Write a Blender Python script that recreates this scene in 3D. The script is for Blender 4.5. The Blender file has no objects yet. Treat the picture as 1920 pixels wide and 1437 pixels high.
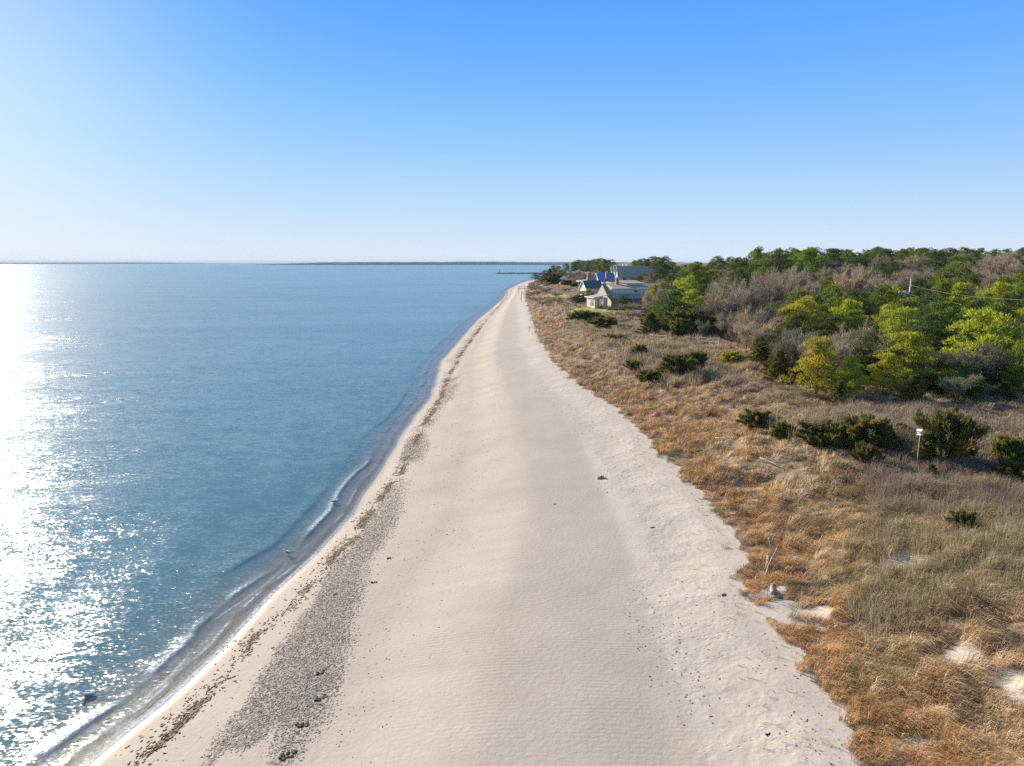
import bpy, math, random
import numpy as np
from mathutils import Vector, Matrix
R = math.radians
sc = bpy.context.scene
# ------------------------------------------------------------------ camera, sky, sun, exposure
CAMZ = 15.0
PITCH = R(10.0)
cd = bpy.data.cameras.new("camera"); cam = bpy.data.objects.new("camera", cd)
sc.collection.objects.link(cam)
cam.location = (0, 0, CAMZ); cam.rotation_euler = (R(90) - PITCH, 0, 0)
cd.sensor_width = 36; cd.lens = 24; cd.clip_start = 0.1; cd.clip_end = 60000
sc.camera = cam
SUN_AZ, SUN_EL = -42.6, 21.0          # degrees; azimuth from +Y, negative = towards -X
w = bpy.data.worlds.new("World"); sc.world = w; w.use_nodes = True
nt = w.node_tree; nt.nodes.clear()
sky = nt.nodes.new('ShaderNodeTexSky'); sky.sky_type = 'NISHITA'; sky.sun_disc = False
sky.sun_elevation = R(SUN_EL); sky.sun_rotation = R(SUN_AZ)
sky.altitude = 0; sky.air_density = 1.0; sky.dust_density = 0.04; sky.ozone_density = 3.0
hs = nt.nodes.new('ShaderNodeRGBCurve')      # clear winter air: steeper blue than the model's, milky white at the horizon
hs.mapping.use_clip = False
def sky_curve(i, pts):
    c = hs.mapping.curves[i]
    while len(c.points) < len(pts): c.points.new(.5, .5)
    for p, q in zip(c.points, pts): p.location = (q[0] / 30, q[1] / 10)
sky_curve(0, [(0, 0), (1.1, .7), (1.7, .85), (2.3, 1.3), (3.4, 2.3), (4.6, 3.4), (6.6, 4.4), (8.4, 4.95), (11, 5.6), (30, 8)])
sky_curve(1, [(0, 0), (1.5, 1.45), (2.6, 2.3), (3.3, 2.7), (4.1, 3.2), (5.2, 4.4), (8.1, 5.5), (11, 5.95), (30, 8)])
sky_curve(2, [(0, 0), (2, 2.5), (3.1, 5.4), (4.7, 6.5), (6.4, 6.7), (11, 6.5), (30, 8.5)])
hs.mapping.extend = 'HORIZONTAL'; hs.mapping.update()
bg = nt.nodes.new('ShaderNodeBackground'); bg.inputs[1].default_value = 0.0875
wo = nt.nodes.new('ShaderNodeOutputWorld')
def vscale(sock, k):
    v = nt.nodes.new('ShaderNodeVectorMath'); v.operation = 'SCALE'; v.inputs['Scale'].default_value = k; nt.links.new(sock, v.inputs[0]); return v.outputs[0]
nt.links.new(vscale(sky.outputs[0], 1 / 30), hs.inputs['Color'])
def vmath(op, a, b):
    v = nt.nodes.new('ShaderNodeVectorMath'); v.operation = op
    for i, q in enumerate((a, b)):
        if isinstance(q, tuple): v.inputs[i].default_value = q
        else: nt.links.new(q, v.inputs[i])
    return v
def smath(op, a, b):
    v = nt.nodes.new('ShaderNodeMath'); v.operation = op
    for i, q in enumerate((a, b)):
        if isinstance(q, (int, float)): v.inputs[i].default_value = q
        else: nt.links.new(q, v.inputs[i])
    return v.outputs[0]
wd = nt.nodes.new('ShaderNodeTexCoord').outputs['Generated']
sz = nt.nodes.new('ShaderNodeSeparateXYZ'); nt.links.new(wd, sz.inputs[0])
gr_ = nt.nodes.new('ShaderNodeValToRGB'); nt.links.new(sz.outputs[2], gr_.inputs[0])       # deep blue above, milky at the horizon
GR = [(0, (.74, .83, .94)), (.047, (.60, .77, .96)), (.15, (.33, .61, 1)), (.245, (.175, .47, 1)), (.33, (.10, .385, 1)), (.5, (.13, .29, .62)), (1, (.15, .23, .40))]
while len(gr_.color_ramp.elements) < len(GR): gr_.color_ramp.elements.new(.5)
for e, (p, c) in zip(gr_.color_ramp.elements, GR): e.position = p; e.color = (*c, 1)
sd_ = (math.sin(R(SUN_AZ)) * math.cos(R(SUN_EL)), math.cos(R(SUN_AZ)) * math.cos(R(SUN_EL)), math.sin(R(SUN_EL)))
dt = smath('MAXIMUM', vmath('DOT_PRODUCT', wd, sd_).outputs['Value'], 0.0)
glow = smath('MULTIPLY', smath('POWER', dt, 30.0), smath('MAXIMUM', smath('SUBTRACT', 1.0, smath('MULTIPLY', sz.outputs[2], 2.0)), .2))
aur = vmath('MULTIPLY', (5.6, 4.3, 2.4), (1, 1, 1)); av = nt.nodes.new('ShaderNodeVectorMath'); av.operation = 'SCALE'; nt.links.new(aur.outputs[0], av.inputs[0]); nt.links.new(glow, av.inputs['Scale'])
tot = vmath('ADD', vscale(gr_.outputs[0], 6.66 * .82), vscale(hs.outputs[0], 10 * .18)); tot = vmath('ADD', tot.outputs[0], av.outputs[0])
nt.links.new(tot.outputs[0], bg.inputs[0]); nt.links.new(bg.outputs[0], wo.inputs[0])
ld = bpy.data.lights.new("sun", 'SUN'); ld.energy = 4.7; ld.angle = R(0.53); ld.color = (1.0, 0.885, 0.70)
sun = bpy.data.objects.new("sun", ld); sc.collection.objects.link(sun)
sdir = Vector((math.sin(R(SUN_AZ)) * math.cos(R(SUN_EL)), math.cos(R(SUN_AZ)) * math.cos(R(SUN_EL)), math.sin(R(SUN_EL))))
sun.rotation_euler = sdir.to_track_quat('Z', 'Y').to_euler(); sun.location = sdir * 60
vs = sc.view_settings; vs.view_transform = 'Standard'; vs.look = 'None'; vs.exposure = 0.78; vs.gamma = 1; vs.use_curve_mapping = False
sc.cycles.max_bounces = 8; sc.cycles.transparent_max_bounces = 8; sc.cycles.volume_bounces = 0
sc.cycles.use_denoising = False

# ------------------------------------------------------------------ helpers
rng = np.random.default_rng(7)
random.seed(7)
COL = sc.collection

def ray(px, py):
    u = px - 960.0; v = py - 718.5; f = 1280.0
    return np.array([u, f * math.cos(PITCH) - v * math.sin(PITCH), -(f * math.sin(PITCH) + v * math.cos(PITCH))])
def onplane(px, py, z=0.0):
    d = ray(px, py); t = (CAMZ - z) / -d[2]
    return d[0] * t, d[1] * t
def hash2(ix, iy, seed):
    h = (ix.astype(np.int64) * 374761393 + iy.astype(np.int64) * 668265263 + seed * 1442695041) & 0xFFFFFFFF
    h = ((h ^ (h >> 13)) * 1274126177) & 0xFFFFFFFF
    return ((h ^ (h >> 16)) & 0xFFFFFF) / float(0xFFFFFF)
def vnoise(x, y, seed=0):
    x = np.asarray(x, float); y = np.asarray(y, float)
    ix = np.floor(x); iy = np.floor(y); fx = x - ix; fy = y - iy
    fx = fx * fx * (3 - 2 * fx); fy = fy * fy * (3 - 2 * fy)
    a = hash2(ix, iy, seed); b = hash2(ix + 1, iy, seed); c = hash2(ix, iy + 1, seed); d = hash2(ix + 1, iy + 1, seed)
    return (a + (b - a) * fx) * (1 - fy) + (c + (d - c) * fx) * fy
def fbm(x, y, seed=0, o=4):
    s = 0; a = 1; t = 0
    for i in range(o):
        s = s + a * vnoise(x * 2 ** i, y * 2 ** i, seed + i * 17); t += a; a *= .5
    return s / t
def sst(a, b, x):
    t = np.clip((x - a) / (b - a), 0, 1); return t * t * (3 - 2 * t)

SH = [(100,1500),(165,1437),(300,1330),(410,1225),(480,1150),(515,1112),(560,1070),(600,1035),(660,962),(688,920),(712,880),(745,830),(775,780),(800,755),(815,720),(825,680),(860,640),(895,600),(920,580),(943,560),(950,545),(972,533)]
pts = [onplane(*p) for p in SH]
SX = np.array([-13.8] + [p[0] for p in pts] + [13, 24, 40, 66, 150, 900, 6000]); SY = np.array([5.] + [p[1] for p in pts] + [575, 630, 700, 955, 1500, 5000, 30000])
def xs(y): return np.interp(y, SY, SX) + 0.25 * (vnoise(np.asarray(y) * .35, 3.1, 5) - .5)
VE = [(1640,1500),(1590,1437),(1555,1330),(1500,1255),(1430,1165),(1400,1110),(1385,1050),(1370,1000),(1330,960),(1290,915),(1260,880),(1200,810),(1140,760),(1080,720),(1035,680),(1010,640),(1000,610),(990,580),(984,562),(985,552)]
pts = [onplane(p[0], p[1], 1.8) for p in VE]
VX = np.array([9.2] + [p[0] for p in pts] + [9, 14, 32, 55, 80, 170, 930, 6050]); VY = np.array([5.] + [p[1] for p in pts] + [400, 480, 575, 630, 700, 1500, 5000, 30000])
def xv(y): return np.interp(y, VY, VX) + 0.9 * (vnoise(np.asarray(y) * .55, 9.7, 6) - .5) + .4 * (vnoise(np.asarray(y) * 1.6, 4.7, 7) - .5)

BARE = [(1680,1058,1.3),(1480,1088,.8),(1530,1105,.8),(1700,1395,.9),(1730,1330,.6),(1870,1255,.8),(1915,1290,.5),(1800,1210,.7),(1730,1110,.5),(1770,1170,.5),(1330,645,1.6),(1360,643,1.6),(1350,662,.9),(1480,676,1.3),(1270,612,2.0),(1200,625,1.4),(1550,720,1.6),(1440,690,1.2),(1400,655,.8),(1440,1060,.6)]
BARE = [(onplane(a, b, 3.2), r) for a, b, r in BARE]
LAWN = [((14., 190.), 20, 9), ((9.5, 262.), 20, 12)]

def H(x, y):
    x = np.asarray(x, float); y = np.asarray(y, float)
    s = x - xs(y); D = x - xv(y); Wd = np.maximum(xv(y) - xs(y), 3)
    near = np.exp(-np.maximum(y - 20, 0) / 60)
    q = np.clip(s / Wd, 0, 1)
    z = np.where(s < 0, np.maximum(.11 * s, -5), 1.15 * (1 - np.exp(-np.clip(s, 0, None) / 4.5)))
    z = z + .45 * sst(.3, .55, q) * sst(0, 3, s)
    z = z - .07 * np.where(x < 5.3, np.exp(-((x - 5.3) / 2.6) ** 2), np.exp(-((x - 5.3) / .9) ** 2)) * (1 - sst(40, 60, y)) * sst(-.5, -1.5, D) + .30 * sst(-3.5, 0, D)
    z = z + .10 * (fbm(x * .22, y * .22, 1, 3) - .5) * sst(0, 3, s)
    # dune and inland
    amp = sst(0, 3, D)
    dune = 2.0 * sst(-.5, 9, D) + amp * (1.1 * (fbm(x * .11, y * .09, 2, 3) - .5) + .75 * (fbm(x * .55, y * .55, 3, 3) - .5))
    hill = 7.5 * sst(0, 1, (x + .15 * np.minimum(y, 400) - 74) / 80.) * sst(5, 30, D)
    far = 3.0 * sst(60, 400, D) * sst(500, 900, y)
    bluff = 1.6 * sst(190, 330, y) * sst(0, 10, D) * (1 - .6 * sst(30, 60, x))
    return z + dune + hill + far + bluff

_T = np.exp(np.linspace(math.log(8), math.log(1800), 5000))
def ground(px, py, h=0.0):
    d = ray(px, py); d = d / d[1]
    X = d[0] * _T; Y = _T; Z = CAMZ + d[2] * _T
    hit = np.nonzero(Z < H(X, Y) + h)[0]
    i = hit[0] if len(hit) else len(_T) - 1
    return float(X[i]), float(Y[i]), float(H(X[i], Y[i]))
def pxm(y): return 1280.0 / y      # photo pixels per metre at distance y
def topix(x, y, z):
    dy = y * math.cos(PITCH) - (z - CAMZ) * math.sin(PITCH); up = y * math.sin(PITCH) + (z - CAMZ) * math.cos(PITCH)
    return 960 + 1280 * x / dy, 718.5 - 1280 * up / dy

def mesh_np(name, V, loops, starts, totals, mat=None, parent=None, col=None, smooth=False):
    me = bpy.data.meshes.new(name)
    me.vertices.add(len(V)); me.vertices.foreach_set('co', np.ascontiguousarray(V, np.float32).ravel())
    me.loops.add(len(loops)); me.loops.foreach_set('vertex_index', np.ascontiguousarray(loops, np.int32))
    me.polygons.add(len(starts)); me.polygons.foreach_set('loop_start', np.ascontiguousarray(starts, np.int32))
    try: me.polygons.foreach_set('loop_total', np.ascontiguousarray(totals, np.int32))
    except Exception: pass
    me.update(calc_edges=True)
    if smooth: me.polygons.foreach_set('use_smooth', np.ones(len(starts), bool))
    if col is not None:
        a = me.attributes.new('col', 'FLOAT_COLOR', 'FACE')
        c4 = np.ones((len(starts), 4), np.float32); c4[:, :3] = col
        a.data.foreach_set('color', c4.ravel())
    if mat: me.materials.append(mat)
    if name is None: return me
    return link(name, me, parent)
def link(name, me, parent=None):
    o = bpy.data.objects.new(name, me); COL.objects.link(o)
    if parent: o.parent = parent
    return o
def quads_np(name, Q, mat, parent=None, col=None, smooth=False):   # Q (n,4,3)
    n = len(Q); return mesh_np(name, Q.reshape(-1, 3), np.arange(n * 4), np.arange(n) * 4, np.full(n, 4), mat, parent, col, smooth)
def tag(o, label=None, cat=None, group=None, kind=None):
    if label: o['label'] = label
    if cat: o['category'] = cat
    if group: o['group'] = group
    if kind: o['kind'] = kind
    return o
def empty(name, loc, rz=0.0, s=1.0):
    o = bpy.data.objects.new(name, None); COL.objects.link(o); o.location = loc; o.rotation_euler = (0, 0, rz); o.scale = (s, s, s); o.empty_display_size = .2
    return o

class MB:
    def __init__(s): s.v = []; s.f = []
    def poly(s, pts): b = len(s.v); s.v += [tuple(p) for p in pts]; s.f.append(tuple(range(b, b + len(pts))))
    def solid(s, bot, top):     # two matching rings
        b = len(s.v); n = len(bot); s.v += [tuple(p) for p in bot] + [tuple(p) for p in top]
        s.f.append(tuple(b + i for i in reversed(range(n)))); s.f.append(tuple(b + n + i for i in range(n)))
        for i in range(n): j = (i + 1) % n; s.f.append((b + i, b + j, b + n + j, b + n + i))
    def box(s, x0, x1, y0, y1, z0, z1):
        s.solid([(x0,y0,z0),(x1,y0,z0),(x1,y1,z0),(x0,y1,z0)], [(x0,y0,z1),(x1,y0,z1),(x1,y1,z1),(x0,y1,z1)])
    def slab(s, pts, t):        # thick sheet: pts is the top outline, t thickness downwards
        s.solid([(p[0], p[1], p[2] - t) for p in pts], pts)
    def tube(s, pts, rad, n=7, wob=0):
        rings = []
        P = [Vector(p) for p in pts]
        for i, p in enumerate(P):
            d = (P[min(i + 1, len(P) - 1)] - P[max(i - 1, 0)]).normalized()
            a = d.orthogonal().normalized() if i == 0 else (pa - d * pa.dot(d)).normalized()
            pa = a; c = d.cross(a); b = len(s.v); r = rad[i] if hasattr(rad, '__len__') else rad
            for k in range(n):
                an = 2 * math.pi * k / n; rr = r * (1 + wob * random.uniform(-1, 1))
                s.v.append(tuple(p + a * math.cos(an) * rr + c * math.sin(an) * rr))
            rings.append(b)
        for i in range(len(rings) - 1):
            for k in range(n):
                j = (k + 1) % n; s.f.append((rings[i] + k, rings[i] + j, rings[i + 1] + j, rings[i + 1] + k))
        s.f.append(tuple(rings[0] + k for k in reversed(range(n)))); s.f.append(tuple(rings[-1] + k for k in range(n)))
    def build(s, name, mat, parent=None, smooth=False):
        me = bpy.data.meshes.new(name); me.from_pydata(s.v, [], s.f); me.update()
        if smooth: me.polygons.foreach_set('use_smooth', [True] * len(me.polygons))
        me.materials.append(mat); return link(name, me, parent)

# ------------------------------------------------------------------ materials
class NT:
    def __init__(s, name):
        s.m = bpy.data.materials.new(name); s.m.use_nodes = True; s.t = s.m.node_tree; s.t.nodes.clear()
        s.out = s.n('ShaderNodeOutputMaterial')
    def n(s, typ, **kw):
        nd = s.t.nodes.new(typ)
        for k, v in kw.items(): setattr(nd, k, v)
        return nd
    def l(s, a, b): s.t.links.new(a, b)
    def setin(s, nd, i, v):
        if hasattr(v, 'is_linked') or isinstance(v, bpy.types.NodeSocket): s.l(v, nd.inputs[i])
        elif v is not None: nd.inputs[i].default_value = v
    def pos(s): return s.n('ShaderNodeNewGeometry').outputs['Position']
    def objc(s): return s.n('ShaderNodeTexCoord').outputs['Object']
    def mapping(s, vec, scale=(1,1,1), rot=(0,0,0)):
        m = s.n('ShaderNodeMapping'); s.l(vec, m.inputs[0]); m.inputs['Scale'].default_value = scale; m.inputs['Rotation'].default_value = rot; return m.outputs[0]
    def noise(s, vec, scale, detail=3, rough=.55, color=False, dist=0):
        x = s.n('ShaderNodeTexNoise'); s.l(vec, x.inputs['Vector']); x.inputs['Scale'].default_value = scale; x.inputs['Detail'].default_value = detail; x.inputs['Roughness'].default_value = rough; x.inputs['Distortion'].default_value = dist
        return x.outputs['Color' if color else 'Fac']
    def voro(s, vec, scale, out='Distance', rnd=1):
        x = s.n('ShaderNodeTexVoronoi'); s.l(vec, x.inputs['Vector']); x.inputs['Scale'].default_value = scale; x.inputs['Randomness'].default_value = rnd; return x.outputs[out]
    def ramp(s, fac, stops, interp='LINEAR'):
        r = s.n('ShaderNodeValToRGB'); s.l(fac, r.inputs[0]); cr = r.color_ramp; cr.interpolation = interp
        while len(cr.elements) < len(stops): cr.elements.new(.5)
        for e, (p, c) in zip(cr.elements, stops):
            e.position = p; e.color = (c, c, c, 1) if isinstance(c, (int, float)) else (*c, 1)
        return r.outputs[0]
    def mix(s, fac, a, b, mode='MIX'):
        m = s.n('ShaderNodeMix', data_type='RGBA', blend_type=mode)
        s.setin(m, 0, fac); s.setin(m, 6, (*a, 1) if isinstance(a, tuple) else a); s.setin(m, 7, (*b, 1) if isinstance(b, tuple) else b)
        return m.outputs[2]
    def math(s, op, a, b=None, c=None, clamp=False):
        m = s.n('ShaderNodeMath', operation=op); m.use_clamp = clamp; s.setin(m, 0, a)
        if b is not None: s.setin(m, 1, b)
        if c is not None: s.setin(m, 2, c)
        return m.outputs[0]
    def attr(s, name, out='Fac'):
        a = s.n('ShaderNodeAttribute'); a.attribute_name = name; return a.outputs[out]
    def bump(s, h, strength=.3, dist=.05, normal=None):
        b = s.n('ShaderNodeBump'); b.inputs['Strength'].default_value = strength; b.inputs['Distance'].default_value = dist; s.l(h, b.inputs['Height'])
        if normal: s.l(normal, b.inputs['Normal'])
        return b.outputs[0]
    def princ(s, color, rough=.8, normal=None, spec=.3, metal=0, out=True):
        p = s.n('ShaderNodeBsdfPrincipled'); s.setin(p, 'Base Color', (*color, 1) if isinstance(color, tuple) else color); s.setin(p, 'Roughness', rough)
        p.inputs['Specular IOR Level'].default_value = spec; p.inputs['Metallic'].default_value = metal
        if normal: s.l(normal, p.inputs['Normal'])
        if out: s.l(p.outputs[0], s.out.inputs[0])
        return p.outputs[0]

def simple(name, c, rough=.7, var=.25, scale=6, bump=.2, spec=.3, stretch=(1,1,1), metal=0):
    m = NT(name); v = m.mapping(m.objc(), stretch); n = m.noise(v, scale, 4)
    c0 = tuple(x * (1 - var) for x in c); c1 = tuple(min(1, x * (1 + var)) for x in c)
    m.princ(m.ramp(n, [(.3, c0), (.7, c1)]), rough, m.bump(n, bump, .02), spec, metal); return m.m

def foliage(name, trans=.35, rnd=.16, gain=2.45):
    m = NT(name); c = m.attr('col', 'Color')
    oi = m.n('ShaderNodeObjectInfo'); h = m.n('ShaderNodeHueSaturation'); m.l(c, h.inputs['Color'])
    hv = m.math('MULTIPLY_ADD', oi.outputs['Random'], .05, .475); m.l(hv, h.inputs['Hue'])
    r2 = m.math('FRACT', m.math('MULTIPLY', oi.outputs['Random'], 7.13))
    m.l(m.math('MULTIPLY_ADD', r2, 2 * rnd, (1 - rnd) * gain), h.inputs['Value'])
    d = m.n('ShaderNodeBsdfDiffuse'); m.l(h.outputs[0], d.inputs[0]); t = m.n('ShaderNodeBsdfTranslucent'); m.l(h.outputs[0], t.inputs[0])
    x = m.n('ShaderNodeMixShader'); x.inputs[0].default_value = trans; m.l(d.outputs[0], x.inputs[1]); m.l(t.outputs[0], x.inputs[2]); m.l(x.outputs[0], m.out.inputs[0])
    return m.m
M_pine = foliage('pine_needles', .38, .16); M_twig = foliage('bare_twigs', .15, .12, 1.35); M_grass = foliage('dune_grass_blades', .30, 0, 1.25)
M_bark = simple('bark', (.16, .12, .09), .9, .4, 5, .5, stretch=(1, 1, .3))
M_drift = simple('driftwood', (.42, .37, .32), .8, .3, 9, .4, stretch=(1, 1, .2))
M_shingle = NT('weathered_shingles')
def mk_shingle(name, c, sc_=5.0):
    m = NT(name); v = m.objc(); b = m.n('ShaderNodeTexBrick'); m.l(m.mapping(v, (1, 1, 1), (R(90), 0, 0)), b.inputs[0]); b.inputs['Scale'].default_value = sc_
    b.inputs['Color1'].default_value = (*[x * .8 for x in c], 1); b.inputs['Color2'].default_value = (*[x * 1.15 for x in c], 1); b.inputs['Mortar'].default_value = (*[x * .6 for x in c], 1); b.inputs['Mortar Size'].default_value = .02
    n = m.noise(v, 1.5, 4); m.princ(m.mix(.5, b.outputs[0], m.ramp(n, [(.3, tuple(x * .7 for x in c)), (.7, tuple(x * 1.2 for x in c))])), .85, m.bump(b.outputs['Fac'], .4, -.02), .2); return m.m
bpy.data.materials.remove(M_shingle.m)
M_wallgrey = mk_shingle('grey_cedar_shingles', (.74, .67, .57)); M_walldark = mk_shingle('dark_shingles', (.30, .26, .22)); M_rooftan = mk_shingle('tan_roof_shingles', (.52, .42, .32))
M_roofslate = mk_shingle('slate_blue_roof', (.40, .36, .31)); M_cream = mk_shingle('pale_boarded_gable', (.72, .62, .48), 3)
M_trim = simple('white_trim', (.75, .74, .71), .5, .06); M_brick = mk_shingle('chimney_brick', (.42, .23, .17), 9)
M_tarp = simple('blue_tarp', (.03, .27, .78), .55, .35, 2, .6, .5); M_glass = simple('dark_glass', (.03, .04, .05), .08, .1, 2, 0, .6)
M_roofgreen = mk_shingle('dark_green_roof', (.13, .16, .15)); M_weath = simple('weathered_wood', (.40, .34, .28), .85, .3, 7, .3, stretch=(1, 1, .25))
M_white = simple('white_paint', (.80, .78, .74), .45, .05, 3, .05); M_metal = simple('dark_metal', (.05, .05, .05), .4, .2, 5, .1, .5); M_steel = simple('galvanised', (.55, .55, .55), .4, .1, 5, .1, .5)
M_weed = simple('seaweed', (.035, .03, .018), .6, .6, 12, .6); M_rock = simple('jetty_stone', (.05, .05, .055), .8, .4, .7, .5)
M_bird = simple('gull_white', (.75, .75, .76), .7, .05, 20, .05); M_birdg = simple('gull_grey', (.20, .21, .24), .7, .1, 20, .05); M_beak = simple('gull_orange', (.7, .35, .05), .5, .1)

# ------------------------------------------------------------------ terrain
def grid_axis(parts):
    a = []
    for x0, x1, st in parts: a += list(np.arange(x0, x1, st))
    return np.array(a + [parts[-1][1]])
Yr = np.concatenate([np.arange(-60, 6, 6), np.arange(6, 12, .5), 12 * 1.0068 ** np.arange(0, 660), 12 * 1.0068 ** 660 * 1.08 ** np.arange(1, 34)])
Sr = grid_axis([(-60, -12, 3), (-12, -2, .5), (-2, 32, .14), (32, 60, .4), (60, 120, 1.2), (120, 400, 6), (400, 3000, 100), (3000, 15000, 1000)])
SS, YY = np.meshgrid(Sr, Yr)
Yc = np.maximum(YY, 5)
XX = xs(Yc) + SS
ZZ = H(XX, Yc)
def gridmesh(name, X, Y, Z, mat, keep=None, attrs={}):
    r, c = X.shape; V = np.stack([X, Y, Z], -1).reshape(-1, 3)
    i = np.arange(r * c).reshape(r, c); q = np.stack([i[:-1, :-1], i[:-1, 1:], i[1:, 1:], i[1:, :-1]], -1).reshape(-1, 4)
    if keep is not None: q = q[keep.reshape(-1)]
    n = len(q); o = mesh_np(name, V, q.ravel(), np.arange(n) * 4, np.full(n, 4), mat, None, None, True)
    for k, v in attrs.items():
        a = o.data.attributes.new(k, 'FLOAT', 'POINT'); a.data.foreach_set('value', np.ascontiguousarray(v, np.float32).ravel())
    return o
GY = [16, 21, 26, 33, 38, 44, 52, 60, 90, 150, 300, 500]
def gravel(x, y):
    s = x - xs(y); wob = .7 * (fbm(x * .3, y * .25, 31, 3) - .5) * 2
    a = np.interp(y, GY, [4.2,3.1,2.6,1.8,1.5,1.4,1.0,1.2,1.1,1.0,1.2,1.2]); b = np.interp(y, GY, [7.0,5.9,4.5,3.6,3.2,2.7,2.4,2.8,3.0,3.2,3.6,4.0])
    g = sst(a - .25, a + .25, s + wob) * (1 - sst(b - .5, b + .6, s + wob))
    st = np.interp(y, GY, [.8,.8,.8,.75,.6,.35,.75,.4,.4,.42,.45,.5])
    patch = sst(.34, .55, fbm(x * .25, y * .13, 33, 3)); patch = np.where(y < 36, np.maximum(patch, sst(36, 22, y) * .0 + sst(.30, .42, fbm(x * .5, y * .35, 34, 3))), patch)
    return g * st * patch
WR = [(190,1500),(250,1437),(340,1345),(425,1265),(480,1190),(540,1138),(600,1075),(612,1060),(665,1005),(700,950),(748,890),(775,840),(800,790),(826,745),(845,700),(868,660),(905,610),(935,575),(950,555)]
WR = [onplane(a, b, .45) for a, b in WR]; WX = np.array([p[0] for p in WR]); WY = np.array([p[1] for p in WR])
def wrack(x, y):
    brk = .25 + .75 * sst(.34, .52, fbm(x * .25, y * .55, 44, 3))
    c = np.interp(y, WY, WX) + .35 * (vnoise(y * .8, 2.2, 41) - .5) + .15 * (vnoise(y * 3.1, 2.2, 42) - .5)
    d = x - c; wd = .17 + .12 * vnoise(y * .4, 7.7, 43) + .001 * y
    return (np.exp(-(d / wd) ** 2) + .30 * np.exp(-((d + .5) / .5) ** 2) + .45 * np.exp(-((d + .75 + .3 * np.sin(y * .35)) / .12) ** 2) * (vnoise(y * .35, x * 0, 45) > .5)) * brk
def veg(x, y):
    D = x - xv(y)
    v = sst(-.1, .5, D + 1.1 * (fbm(x * 1.5, y * 1.5, 51, 3) - .45))
    for (c, r) in BARE:
        rr = np.hypot((x - c[0]) * .75, (y - c[1])) / (r * .8) + 1.4 * (fbm(x * 1.1, y * 1.1, 52, 2) - .5)
        v = v * (.22 + .78 * sst(.6, 1.3, rr))
    return v
def lawn(x, y):
    r = np.zeros(np.shape(x))
    for (x0, x1, y0, y1) in [(13.5, 27, 158, 171.5), (9.5, 24, 216, 236)]:
        f = sst(x0, x0 + 2, x) * (1 - sst(x1 - 1, x1, x)) * sst(y0, y0 + 2, y + .9 * (x - x0) * .2) * (1 - sst(y1 - 1, y1, y)); r = np.maximum(r, f)
    return r
D_ = XX - xv(Yc)
swale = np.exp(-((D_ + 5.6) / 1.8) ** 2) * np.exp(-np.maximum(Yc - 30, 0) / 12)
foot = sst(-5.2, -3.6, D_) * (1 - sst(-1.4, -.3, D_)) * (1 - sst(45, 130, Yc))
kn = 1 - sst(42, 60, Yc)
tone = kn * sst(4.9, 5.7, XX + .5 * (fbm(XX * .3, YY * .12, 61, 2) - .5)) + (1 - kn) * sst(-5.6, -3.0, D_ + .8 * (fbm(XX * .4, YY * .15, 61, 2) - .5))

m = NT('beach_and_dune_ground'); P = m.pos()
n1 = m.noise(P, .35, 4); n2 = m.noise(P, 3.5, 5); n3 = m.noise(P, 28, 4)
base = m.ramp(n1, [(.3, (.51, .43, .34)), (.7, (.575, .49, .395))])
base = m.mix(m.attr('tone'), base, (.585, .51, .42)); base = m.mix(m.math('MULTIPLY', m.ramp(n2, [(.35, 0), (.7, 1)]), .18), base, (.42, .34, .27))
base = m.mix(m.math('MULTIPLY', m.ramp(n3, [(.35, 0), (.75, 1)]), .22), base, (.38, .31, .25))
base = m.mix(m.math('MULTIPLY', m.ramp(m.noise(m.mapping(P, (.9, .25, 1), (0, 0, .25)), .5, 5, .65), [(.45, 0), (.7, 1)]), .35), base, (.44, .37, .30))
# wet strip
wet = m.attr('wet'); base = m.mix(wet, base, (.36, .29, .225))
# grains of shell and pebbles
sp = m.voro(P, 9, 'Distance'); spc = m.voro(P, 9, 'Color'); sx = m.n('ShaderNodeSeparateColor'); m.l(spc, sx.inputs[0])
dots = m.math('MULTIPLY', m.math('LESS_THAN', sp, .16), m.math('LESS_THAN', sx.outputs[0], m.math('MULTIPLY_ADD', m.attr('speck'), .55, .015)))
sp2 = m.voro(m.mapping(P, (1, 1.5, 1)), 3.1, 'Distance'); sc2 = m.n('ShaderNodeSeparateColor'); m.l(m.voro(m.mapping(P, (1, 1.5, 1)), 3.1, 'Color'), sc2.inputs[0])
dots2 = m.math('MULTIPLY', m.math('LESS_THAN', sp2, .17), m.math('LESS_THAN', sc2.outputs[0], m.math('MULTIPLY', m.attr('speck'), .4)))
base = m.mix(m.math('MULTIPLY', dots, .45), base, (.14, .11, .085)); base = m.mix(m.math('MULTIPLY', dots2, .45), base, (.17, .13, .10))
# gravel
gr = m.attr('gravel'); gv = m.voro(P, 16, 'Color'); gs = m.n('ShaderNodeSeparateColor'); m.l(gv, gs.inputs[0])
gcol = m.ramp(gs.outputs[0], [(0, (.13, .11, .095)), (.4, (.24, .205, .17)), (.75, (.36, .305, .25)), (1, (.50, .43, .35))])
gm = m.math('GREATER_THAN', m.math('ADD', gr, m.math('MULTIPLY', m.math('SUBTRACT', gs.outputs[1], .5), .9)), .5)
base = m.mix(m.math('MULTIPLY', gm, .85), base, gcol)
# wrack
wk = m.attr('wrack'); wn = m.noise(P, 11, 4, .7); wm = m.math('GREATER_THAN', m.math('ADD', m.math('MULTIPLY', wk, .55), wn), .86)
base = m.mix(m.math('MULTIPLY', wm, .85), base, m.ramp(n3, [(.4, (.10, .065, .04)), (.6, (.24, .16, .095))]))
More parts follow.
